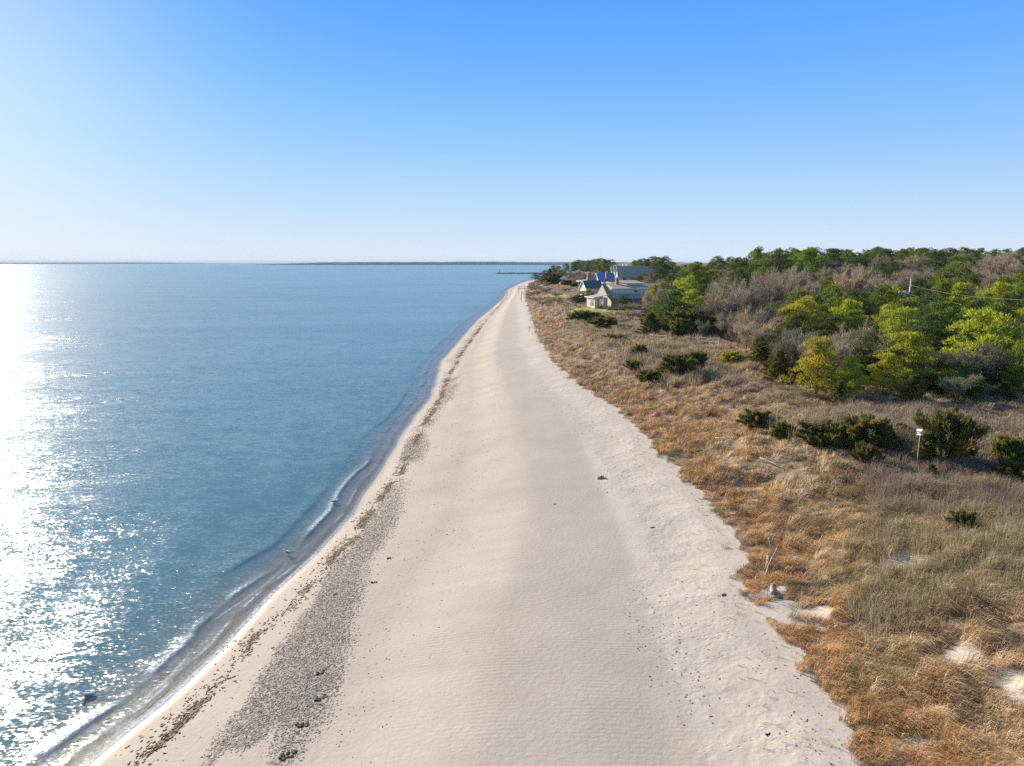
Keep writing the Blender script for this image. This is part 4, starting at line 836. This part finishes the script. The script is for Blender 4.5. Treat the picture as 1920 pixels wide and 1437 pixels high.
# ------------------------------------------------------------------ birdhouse
x, y, z = ground(1718, 880); bh = empty('birdhouse', (x, y, z), R(28), .62); tag(bh, 'white birdhouse box on a tall thin pole in the dune scrub', 'birdhouse')
mb = MB(); mb.tube([(0, 0, -.3), (0, 0, 3.15)], .028, 8); mb.build('pole', M_white, bh)
mb = MB(); mb.box(-.17, .17, -.17, .17, 3.200, 3.540); bx_ = mb.build('box', M_white, bh)
mb = MB(); mb.box(-.22, .22, -.22, .22, 3.152, 3.198); mb.build('floor_board', M_white, bh)
mb = MB(); mb.slab([(-.24, -.24, 3.550), (0, -.24, 3.700), (0, .24, 3.700), (-.24, .24, 3.550)], .02); mb.slab([(0.002, -.24, 3.700), (.24, -.24, 3.550), (.24, .24, 3.550), (0.002, .24, 3.700)], .02)
mb.poly([(-.17, -.168, 3.530), (.17, -.168, 3.530), (0, -.168, 3.680)]); mb.poly([(-.17, .168, 3.530), (0, .168, 3.680), (.17, .168, 3.530)]); mb.build('roof', M_white, bh)
for (hx, hz) in ((-.08, 3.300), (.08, 3.300), (-.08, 3.450), (.08, 3.450)):
    mb = MB(); mb.tube([(hx, -.175, hz), (hx, -.168, hz)], .03, 8); mb.build('entry_hole', M_metal, bh)

# ------------------------------------------------------------------ fences
def rail_fence(lab, posts, hgt, rails, name='rail_fence', thick=.05):
    P3 = [gp(*p) for p in posts]; root = empty(name, P3[0]); tag(root, lab, 'fence'); o0 = Vector(P3[0])
    for p in P3:
        q = Vector(p) - o0; mb = MB(); h = hgt * random.uniform(.95, 1.05); mb.box(q.x - thick, q.x + thick, q.y - thick, q.y + thick, q.z - .3, q.z + h); mb.build('post', M_weath, root)
    for a, b in zip(P3[:-1], P3[1:]):
        for f in rails:
            q0 = Vector(a) - o0; q1 = Vector(b) - o0; mb = MB(); mb.tube([q0 + Vector((0, -thick - .02, hgt * f)), (q0 + q1) / 2 + Vector((0, -thick - .02, hgt * f - .04)), q1 + Vector((0, -thick - .02, hgt * f))], .03, 5); mb.build('rail', M_weath, root)
rail_fence('farther two-rail wooden fence crossing the dune toward the wood', [(1125, 634), (1184, 638), (1217, 640), (1250, 643), (1283, 645), (1315, 647), (1348, 648)], 1.15, (.45, .85))
rail_fence('nearer weathered rail fence with a tall corner post behind the dark junipers', [(1201, 684), (1243, 680), (1300, 680), (1355, 682), (1411, 684)], 1.25, (.4, .8))
rail_fence('single-rail fence running from the sand edge across the dune grass', [(992, 622), (1010, 620), (1035, 619), (1058, 616), (1078, 611)], 1.0, (.8,), thick=.06)
rail_fence('short far fence with small posts in front of the trees', [(1123, 610), (1150, 611), (1175, 613), (1200, 615)], .9, (.7,))
x, y, z = ground(977, 566); mb = MB(); mb.box(-.12, .12, -.12, .12, -.3, 1.5); mb.box(-.16, .16, -.16, .16, 1.5, 1.6); o = mb.build('beach_post', M_weath); o.location = (x, y, z); tag(o, 'lone dark wooden post standing on the sand before the stairs', 'post')

# beach stairs with landing
x0, y0, z0 = ground(988, 556); st = empty('beach_stairs', (x0, y0, z0)); tag(st, 'grey wooden beach stairs with landing coming down the bluff', 'stairs')
mb = MB(); mb.box(-2.2, 0, -1, 1, .85, 1.0); mb.build('landing', M_weath, st)
for (a, b) in ((-2.1, -.9), (-2.1, .9), (-.1, -.9), (-.1, .9)): mb = MB(); mb.box(a - .09, a + .09, b - .09, b + .09, -.6, 2.0); mb.build('post', M_weath, st)
mb = MB(); mb.box(-2.2, 0, -.98, -.92, 1.9, 2.0); mb.box(-2.2, 0, -.98, -.92, 1.4, 1.5); mb.box(-2.2, -2.12, -1, 1, 1.9, 2.0); mb.build('handrail', M_weath, st)
mb = MB(); e = Vector((8.5, 4, float(H(x0 + 8.5, y0 + 4)) - z0 + .5)); mb.tube([(0, .7, .95), tuple(e + Vector((0, .7, 0)))], .10, 4); mb.tube([(0, -.7, .95), tuple(e + Vector((0, -.7, 0)))], .10, 4)
for i in range(24):
    p = Vector((0, 0, 1.0)).lerp(e + Vector((0, 0, .05)), i / 23); mb.box(p.x - .14, p.x + .14, p.y - .7, p.y + .7, p.z, p.z + .05)
mb.build('steps', M_weath, st)
mb = MB(); mb.tube([(0, -.75, 1.95), tuple(e + Vector((0, -.75, .95)))], .06, 5); mb.tube([(0, .75, 1.95), tuple(e + Vector((0, .75, .95)))], .06, 5); mb.build('handrail', M_weath, st)
x1, y1, z1 = ground(984, 547); pf = empty('beach_platform', (x1, y1, z1)); tag(pf, 'small weathered deck on posts at the foot of the bluff beyond the stairs', 'deck')
mb = MB(); mb.box(-3, 3, -1.5, 1.5, 1.4, 1.6); mb.build('deck', M_weath, pf)
for a in (-2.8, 0, 2.8): mb = MB(); mb.box(a - .12, a + .12, -1.4, -1.2, -.8, 2.6); mb.build('post', M_weath, pf)
mb = MB(); mb.box(-3, 3, -1.45, -1.38, 2.4, 2.55); mb.build('handrail', M_weath, pf)

# ------------------------------------------------------------------ buildings
def window(parent, x0, x1, z0, z1, y, face='y', mat=None, muntins=True):
    def bx3(mb, a0, a1, b0, b1, d0, d1):
        if face == 'y': mb.box(a0, a1, y + d0, y + d1, b0, b1)
        else: mb.box(y + d0, y + d1, a0, a1, b0, b1)
    mb = MB(); t = .07
    bx3(mb, x0 - t, x0, z0 - t, z1 + t, -.06, .02); bx3(mb, x1, x1 + t, z0 - t, z1 + t, -.06, .02); bx3(mb, x0, x1, z1, z1 + t, -.06, .02); bx3(mb, x0, x1, z0 - t, z0, -.06, .02)
    w_ = mb.build('window', M_trim, parent); mb = MB(); bx3(mb, x0, x1, z0, z1, -.03, .01); mb.build('pane', M_glass, w_)
    if muntins: mb = MB(); bx3(mb, (x0 + x1) / 2 - .02, (x0 + x1) / 2 + .02, z0, z1, -.045, -.032); mb.build('muntin', M_trim, w_)
def gable(parent, x0, x1, y0, y1, ze, zr, wallm, roofm, trim=M_trim, oh=.35, z0=0.0, roofname='roof'):
    """gabled volume with ridge along x"""
    ym = (y0 + y1) / 2
    mb = MB(); mb.solid([(x0, y0, z0), (x0, y1, z0), (x0, y1, ze), (x0, ym, zr), (x0, y0, ze)], [(x1, y0, z0), (x1, y1, z0), (x1, y1, ze), (x1, ym, zr), (x1, y0, ze)]); mb.build('wall', wallm, parent)
    k = (zr - ze) / (ym - y0); mb = MB(); t = .14
    mb.slab([(x0 - oh, y0 - oh, ze - k * oh + t + .02), (x1 + oh, y0 - oh, ze - k * oh + t + .02), (x1 + oh, ym, zr + t + .02), (x0 - oh, ym, zr + t + .02)], t)
    mb.slab([(x0 - oh, ym + .002, zr + t + .02), (x1 + oh, ym + .002, zr + t + .02), (x1 + oh, y1 + oh, ze - k * oh + t + .02), (x0 - oh, y1 + oh, ze - k * oh + t + .02)], t)
    rf_ = mb.build(roofname, roofm, parent)
    mb = MB()
    for xx in (x0 - oh - .05, x1 + oh + .003):
        mb = MB()
        mb.slab([(xx, y0 - oh, ze - k * oh + t + .05), (xx + .05, y0 - oh, ze - k * oh + t + .05), (xx + .05, ym, zr + t + .05), (xx, ym, zr + t + .05)], .28)
        mb.slab([(xx, ym + .003, zr + t + .05), (xx + .05, ym + .003, zr + t + .05), (xx + .05, y1 + oh, ze - k * oh + t + .05), (xx, y1 + oh, ze - k * oh + t + .05)], .28)
        mb.build('rake_trim', trim, parent)
    return rf_
def chimney(parent, x, y, z0, z1, w_=.45, mat=None, cap=True):
    mb = MB(); mb.box(x - w_, x + w_, y - w_, y + w_, z0, z1); mb.box(x - w_ - .08, x + w_ + .08, y - w_ - .08, y + w_ + .08, z1, z1 + .15); c = mb.build('chimney', mat or M_brick, parent)
    if cap: mb = MB(); mb.tube([(x, y, z1 + .15), (x, y, z1 + .55)], .2, 8); mb.build('flue', M_trim, c)
# A: shingled house above the lawn
ax, ay, az = ground(1115, 578); rot = R(16)
A = empty('shingled_house', (ax, ay, az), rot); tag(A, 'grey shingled beach house with tan roofs, brick chimney and open porch on the lawn', 'house')
mb = MB()
mb.box(0, .12, 0, 5.2, -.5, 2.5); mb.box(.12, 3.4, 5.08, 5.2, -.5, 2.8); mb.box(.12, .7, 0, .12, -.5, 2.5); mb.box(2.3, 3.4, 0, .12, -.5, 2.6); mb.box(.7, 2.3, 0, .12, 2.25, 2.6); mb.build('wall', M_wallgrey, A)
mb = MB(); mb.box(.12, 3.4, .12, 5.08, -.3, -.1); mb.build('porch_floor', M_weath, A)
mb = MB(); mb.box(.85, 1.5, 1.4, 2.0, -.1, .4); mb.box(.85, 1.5, 2.0, 2.1, .4, .95); mb.build('porch_chair', M_white, A)
mb = MB(); mb.slab([(-.5, -.5, 2.62), (3.6, -.5, 3.25), (3.6, 5.5, 3.25), (-.5, 5.5, 2.62)], .12); mb.build('porch_roof', M_rooftan, A)
mb = MB(); mb.slab([(-.56, -.5, 2.66), (-.502, -.5, 2.66), (-.502, 5.5, 2.66), (-.56, 5.5, 2.66)], .2); mb.slab([(-.5, -.56, 2.66), (3.6, -.56, 3.29), (3.6, -.502, 3.29), (-.5, -.502, 2.66)], .2); mb.build('eave_trim', M_trim, A)
for yy_ in (.8, 2.0): window(A, yy_, yy_ + .7, .5, 1.9, 0, 'x')
mb = MB(); mb.solid([(3.45, .2, 2.9), (2.5, 5.0, 2.9), (2.97, 2.6, 5.6)], [(5.19, .2, 2.9), (5.19, 5.0, 2.9), (4.6, 2.6, 5.3)]); mb.build('wall', M_cream, A)
mb = MB(); mb.slab([(3.4, -.05, 2.85), (4.4, -.05, 2.85), (3.95, 2.6, 5.98), (2.9, 2.6, 5.98)], .1); mb.build('roof', M_walldark, A)
mb = MB(); mb.solid([(5.2, 0, -.5), (14, 0, -.5), (14, 7, -.5), (5.2, 7, -.5)], [(5.2, 0, 4.5), (14, 0, 4.5), (14, 7, 5.7), (5.2, 7, 5.7)]); mb.build('wall', M_wallgrey, A)
mb = MB(); mb.slab([(4.9, -.12, 4.72), (14.3, -.12, 4.72), (14.3, 7.3, 6.02), (4.9, 7.3, 6.02)], .14); mb.build('roof', M_rooftan, A)
mb = MB(); mb.slab([(4.84, -.18, 4.78), (14.36, -.18, 4.78), (14.36, -.122, 4.78), (4.84, -.122, 4.78)], .24); mb.slab([(4.84, -.4, 4.78), (4.898, -.4, 4.78), (4.898, 7.3, 6.08), (4.84, 7.3, 6.08)], .24); mb.build('eave_trim', M_trim, A)
mb = MB(); mb.slab([(4.2, -2.4, 2.4), (14.1, -2.4, 2.4), (14.1, -.003, 3.5), (4.2, -.003, 3.5)], .12); mb.build('lean_to_roof', M_roofslate, A)
mb = MB(); mb.box(4.4, 13.9, -2.1, -.003, -.5, 2.35); mb.build('lean_to_wall', M_walldark, A)
window(A, 10.6, 11.5, 3.7, 4.3, 0); window(A, 6.0, 7.0, .7, 1.8, -2.1); window(A, 8.2, 9.2, .7, 1.8, -2.1)
mb = MB(); mb.slab([(9.5, 3.0, 5.9), (15.0, 3.0, 5.9), (15.0, 8.5, 6.5), (9.5, 8.5, 6.5)], .12); mb.build('upper_roof', M_rooftan, A)
mb = MB(); mb.box(10, 14.5, 3.4, 8, 5.0, 5.75); mb.build('upper_wall', M_wallgrey, A)
chimney(A, 8.2, 5.2, 5.0, 7.0, .38); 
mb = MB(); mb.solid([(14.1, 1, -.5), (20, 1, -.5), (20, 7, -.5), (14.1, 7, -.5)], [(14.1, 1, 3.6), (20, 1, 3.6), (20, 7, 5.3), (14.1, 7, 5.3)]); mb.build('wing_wall', M_walldark, A)
mb = MB(); mb.slab([(14.4, .6, 3.7), (20.4, .6, 3.7), (20.4, 7.4, 5.7), (14.4, 7.4, 5.7)], .14); mb.build('wing_roof', M_roofslate, A)
# B: big triple-gabled house
bx0 = (1157 - 960) / 1280 * 300; bz = float(H(bx0, 300)); B = empty('gabled_house', (bx0, 300, bz), R(5)); tag(B, 'big house with three pointed cream gables in a row and a long slate roof', 'house')
ridge = 13.4 - bz
for i in range(3): gable(B, 0, 17 - i, i * 5.2, i * 5.2 + 5.0, ridge - 4.3, ridge, M_cream, M_roofslate, oh=.3)
for i in range(3): window(B, i * 5.2 + 1.8, i * 5.2 + 3.2, 1.0, 2.6, 0, 'x')
mb = MB(); mb.box(-.35, -.02, 0, 15.4, ridge - 4.5, ridge - 4.3); mb.build('ledge', M_trim, B)
for i in range(4): window(B, 2 + i * 3.5, 3.4 + i * 3.5, 1.0, 2.6, 0)
chimney(B, 4.0, 7.5, ridge - 2, ridge + .9, .35, M_trim, False); chimney(B, 5.6, 7.5, ridge - 2, ridge + .8, .35, M_trim, False)
# C: house with tarp
cx0 = (1122 - 960) / 1280 * 240; cz = float(H(cx0, 240)); Cc = empty('tarp_roofed_house', (cx0, 240, cz), R(8)); tag(Cc, 'house with a bright blue tarp over its roof and brick chimneys', 'house')
rg = 11.4 - cz
gable(Cc, 0, 5.6, 0, 6.5, rg - 2.6, rg, M_cream, M_roofslate)
k = 2.6 / 3.25; mb = MB(); mb.slab([(.1, .2, rg - 2.6 + .2 * k + .24), (1.9, -.1, rg - 2.6 - .1 * k + .24), (3.6, .5, rg - 2.6 + .5 * k + .24), (5.5, .0, rg - 2.6 + .24), (5.5, 3.1, rg + .14), (3.2, 2.7, rg - .2), (.1, 3.1, rg + .14)], .04); mb.build('tarp', M_tarp, Cc)
chimney(Cc, 2.6, -.6, 0, rg + .2, .55); window(Cc, 2.2, 3.6, rg - 2.6 - 1.6, rg - 3.0, 0, 'x')
cx1 = (1106 - 960) / 1280 * 246; C2 = empty('chimneyed_cottage', (cx1, 246, float(H(cx1, 246))), R(8)); tag(C2, 'small cottage with a tall pink chimney and pale roof, left of the blue tarp', 'house')
rg2 = 10.8 - float(H(cx1, 246)); gable(C2, 0, 4.2, 0, 5.5, rg2 - 2.2, rg2, M_cream, M_roofslate); chimney(C2, -.5, 1.2, 0, rg2 + .5, .5)
mb = MB(); mb.slab([(-4.6, 0, rg2 - 2.4), (-1.1, 0, rg2 - 2.2), (-1.1, 3, rg2 - 1.8), (-4.6, 3, rg2 - 2.0)], .2); mb.build('porch_roof', M_trim, C2)
for a in (-4.4, -1.4): mb = MB(); mb.box(a - .08, a + .08, .1, .26, -.5, rg2 - 2.45); mb.build('post', M_trim, C2)
# D: low dark green roof in front
dx = (1098 - 960) / 1280 * 212; dz_ = float(H(dx, 212)); Dd = empty('low_cottage', (dx, 212, dz_), R(12)); tag(Dd, 'low cottage with a dark green roof and white eave in front of the tarped house', 'house')
gable(Dd, 0, 5.2, 0, 6, 9.0 - dz_ - 1.6, 9.4 - dz_, M_wallgrey, M_roofgreen); window(Dd, 1.5, 2.6, .8, 2.0, 0)
mb = MB(); mb.slab([(6.4, -1.5, 8.5 - dz_), (7.6, -1.5, 9.1 - dz_), (7.6, 3, 9.1 - dz_), (6.4, 3, 8.5 - dz_)], .1); mb.slab([(7.603, -1.5, 9.1 - dz_), (9.2, -1.5, 8.4 - dz_), (9.2, 3, 8.4 - dz_), (7.603, 3, 9.1 - dz_)], .1); mb.build('dormer_roof', M_trim, Dd)
mb = MB(); mb.box(5.6, 8.9, -1.2, 2.8, -.5, 8.3 - dz_); mb.build('wing_wall', M_wallgrey, Dd)
# E: white shed
x, y, z = ground(1058, 533); E = empty('white_shed', (x - 1.4, y, z), R(15)); tag(E, 'small white shed with a dark opening near the pole', 'shed')
gable(E, 0, 3.2, 0, 2.6, 1.9, 2.6, M_white, M_white); mb = MB(); mb.box(.9, 1.8, -.03, .02, 0, 1.6); mb.build('door', M_metal, E)
# pole by the shed
xx_ = (1067.5 - 960) / 1280 * 322; mb = MB(); zb = float(H(xx_, 322)); mb.tube([(0, 0, -.5), (0, 0, 14.9 - zb)], [.17, .11], 8); mb.tube([(0, 0, 14.9 - zb), (0, 0, 15.05 - zb)], [.16, .05], 8); o = mb.build('flagpole', M_steel, None, True); o.location = (xx_, 322, zb); tag(o, 'bare pale flagpole rising above the far trees near the shed', 'pole')
# fire bowl
x, y, z = ground(1079, 577); fb = empty('fire_bowl', (x, y, z)); tag(fb, 'black fire bowl on legs at the edge of the lawn', 'fire bowl')
mb = MB(); mb.tube([(0, 0, .35), (0, 0, .5), (0, 0, .68)], [.15, .4, .5], 12); mb.build('bowl', M_metal, fb)
for i in range(3): a = i * 2.1; mb = MB(); mb.tube([(.3 * math.cos(a), .3 * math.sin(a), 0), (.15 * math.cos(a), .15 * math.sin(a), .42)], .03, 5); mb.build('leg', M_metal, fb)

# ------------------------------------------------------------------ utility poles and wires
def upole(x, y, top, lab, rz):
    z = float(H(x, y)); o = empty('utility_pole', (x, y, z), rz); tag(o, lab, 'utility pole'); t = top - z
    mb = MB(); mb.tube([(0, 0, -.5), (.05, 0, t * .5), (.12, 0, t)], [.16, .14, .11], 8); mb.build('pole', M_steel, o, True)
    mb = MB(); mb.box(-1.55, .35, -.08, .08, t - 2.4, t - 2.2); mb.build('crossarm', M_steel, o)
    mb = MB(); mb.box(-.5, .15, -.05, .05, t - .15, t - .05); mb.build('bracket', M_steel, o)
    for a in (-1.45, -.75, .3): mb = MB(); mb.tube([(a, 0, t - 2.2), (a, 0, t - 2.02)], .05, 6); mb.build('insulator', M_trim, o)
    mb = MB(); mb.tube([(-.75, -.14, t - 3.0), (-.75, -.14, t - 2.41)], .14, 8); mb.build('transformer', M_steel, o)
    return o, (x, y, top)
uy = 105.; ux = (1699 - 960) / 1280 * uy
_, a0 = upole(ux, uy, 15 - (519 - 492.5) * uy / 1280, 'grey utility pole with a crossarm rising out of the pines', R(-5))
def wire(p0, p1, sag, lab):
    P0 = Vector(p0); P1 = Vector(p1); pts_ = []
    for i in range(25): t = i / 24; q = P0.lerp(P1, t) - P0; q.z -= sag * 4 * t * (1 - t); pts_.append(q)
    mb = MB(); mb.tube(pts_, .012, 5); o = mb.build('overhead_wire', M_weath); o.location = P0; tag(o, lab, 'wire', 'overhead wires from the utility pole')
def atd(px, py, d): r_ = ray(px, py); r_ = r_ / r_[1]; return (r_[0] * d, d, CAMZ + r_[2] * d)
zt = a0[2]
wire((ux - 1.3, uy, zt - 2.05), atd(2060, 592, 68), 1.3, 'lowest thick overhead wire sagging over the lime pines')
wire((ux + .3, uy, zt - 2.05), atd(2060, 583, 68), 1.15, 'middle overhead wire just above the lowest one')
wire((ux + .1, uy, zt - 1.2), atd(2060, 560, 68), 0.9, 'thin topmost overhead wire running right from the pole')

# ------------------------------------------------------------------ gulls
def gull(px, py, rz, lab, swim=False):
    x, y = onplane(px, py, .02); o = empty('gull', (x, y, .0 if not swim else -.12), rz); tag(o, lab, 'bird', 'gulls at the water edge')
    prof = [(-.26, .20, .012, .02), (-.20, .21, .03, .03), (-.10, .205, .062, .06), (0, .20, .082, .082), (.09, .215, .075, .08), (.15, .26, .045, .05), (.185, .31, .040, .042), (.215, .335, .042, .042), (.25, .335, .030, .03), (.27, .328, .012, .013), (.31, .318, .004, .005)]
    mb = MB(); rings = []
    for (a, c, ry, rz_) in prof:
        rings.append(len(mb.v))
        for k in range(10): t = 2 * math.pi * k / 10; mb.v.append((a, ry * math.cos(t), c + rz_ * math.sin(t)))
    for i in range(len(rings) - 1):
        for k in range(10): j = (k + 1) % 10; mb.f.append((rings[i] + k, rings[i] + j, rings[i + 1] + j, rings[i + 1] + k))
    mb.f.append(tuple(reversed(range(10)))); mb.f.append(tuple(rings[-1] + k for k in range(10)))
    mb.build('body', M_bird, o, True)
    for s_ in (-1, 1):
        mb = MB(); mb.solid([(.10, s_ * .078, .20), (-.02, s_ * .088, .17), (-.30, s_ * .03, .20), (-.12, s_ * .06, .25), (.06, s_ * .06, .26)], [(.10, s_ * .09, .20), (-.02, s_ * .10, .17), (-.30, s_ * .04, .20), (-.12, s_ * .075, .255), (.06, s_ * .075, .265)]); mb.build('wing', M_birdg, o)
        if not swim: mb = MB(); mb.tube([(.0, s_ * .03, -.03), (.01, s_ * .03, .13)], .009, 5); mb.box(-.01, .06, s_ * .03 - .02, s_ * .03 + .02, -.04, -.025); mb.build('leg', M_beak, o)
gull(541, 1042, R(165), 'grey-backed gull standing where the small wave breaks, nearer the camera')
gull(628, 945, R(20), 'gull standing on the farther curl of the small wave')
gull(165, 1306, R(200), 'gull afloat in the bright glitter at the bottom left', True)

# ------------------------------------------------------------------ haze
me_ = MB(); me_.box(-11000, 23500, -150, 15500, -9, 34)
mh = bpy.data.materials.new('haze'); mh.use_nodes = True; t_ = mh.node_tree; t_.nodes.clear()
pv = t_.nodes.new('ShaderNodeVolumePrincipled'); pv.inputs['Color'].default_value = (.62, .80, 1, 1); pv.inputs['Density'].default_value = 7e-5; pv.inputs['Anisotropy'].default_value = 0
ou = t_.nodes.new('ShaderNodeOutputMaterial'); t_.links.new(pv.outputs[0], ou.inputs['Volume'])
tag(me_.build('haze', mh), 'thin bluish air over the bay and far shores', None, None, 'stuff')
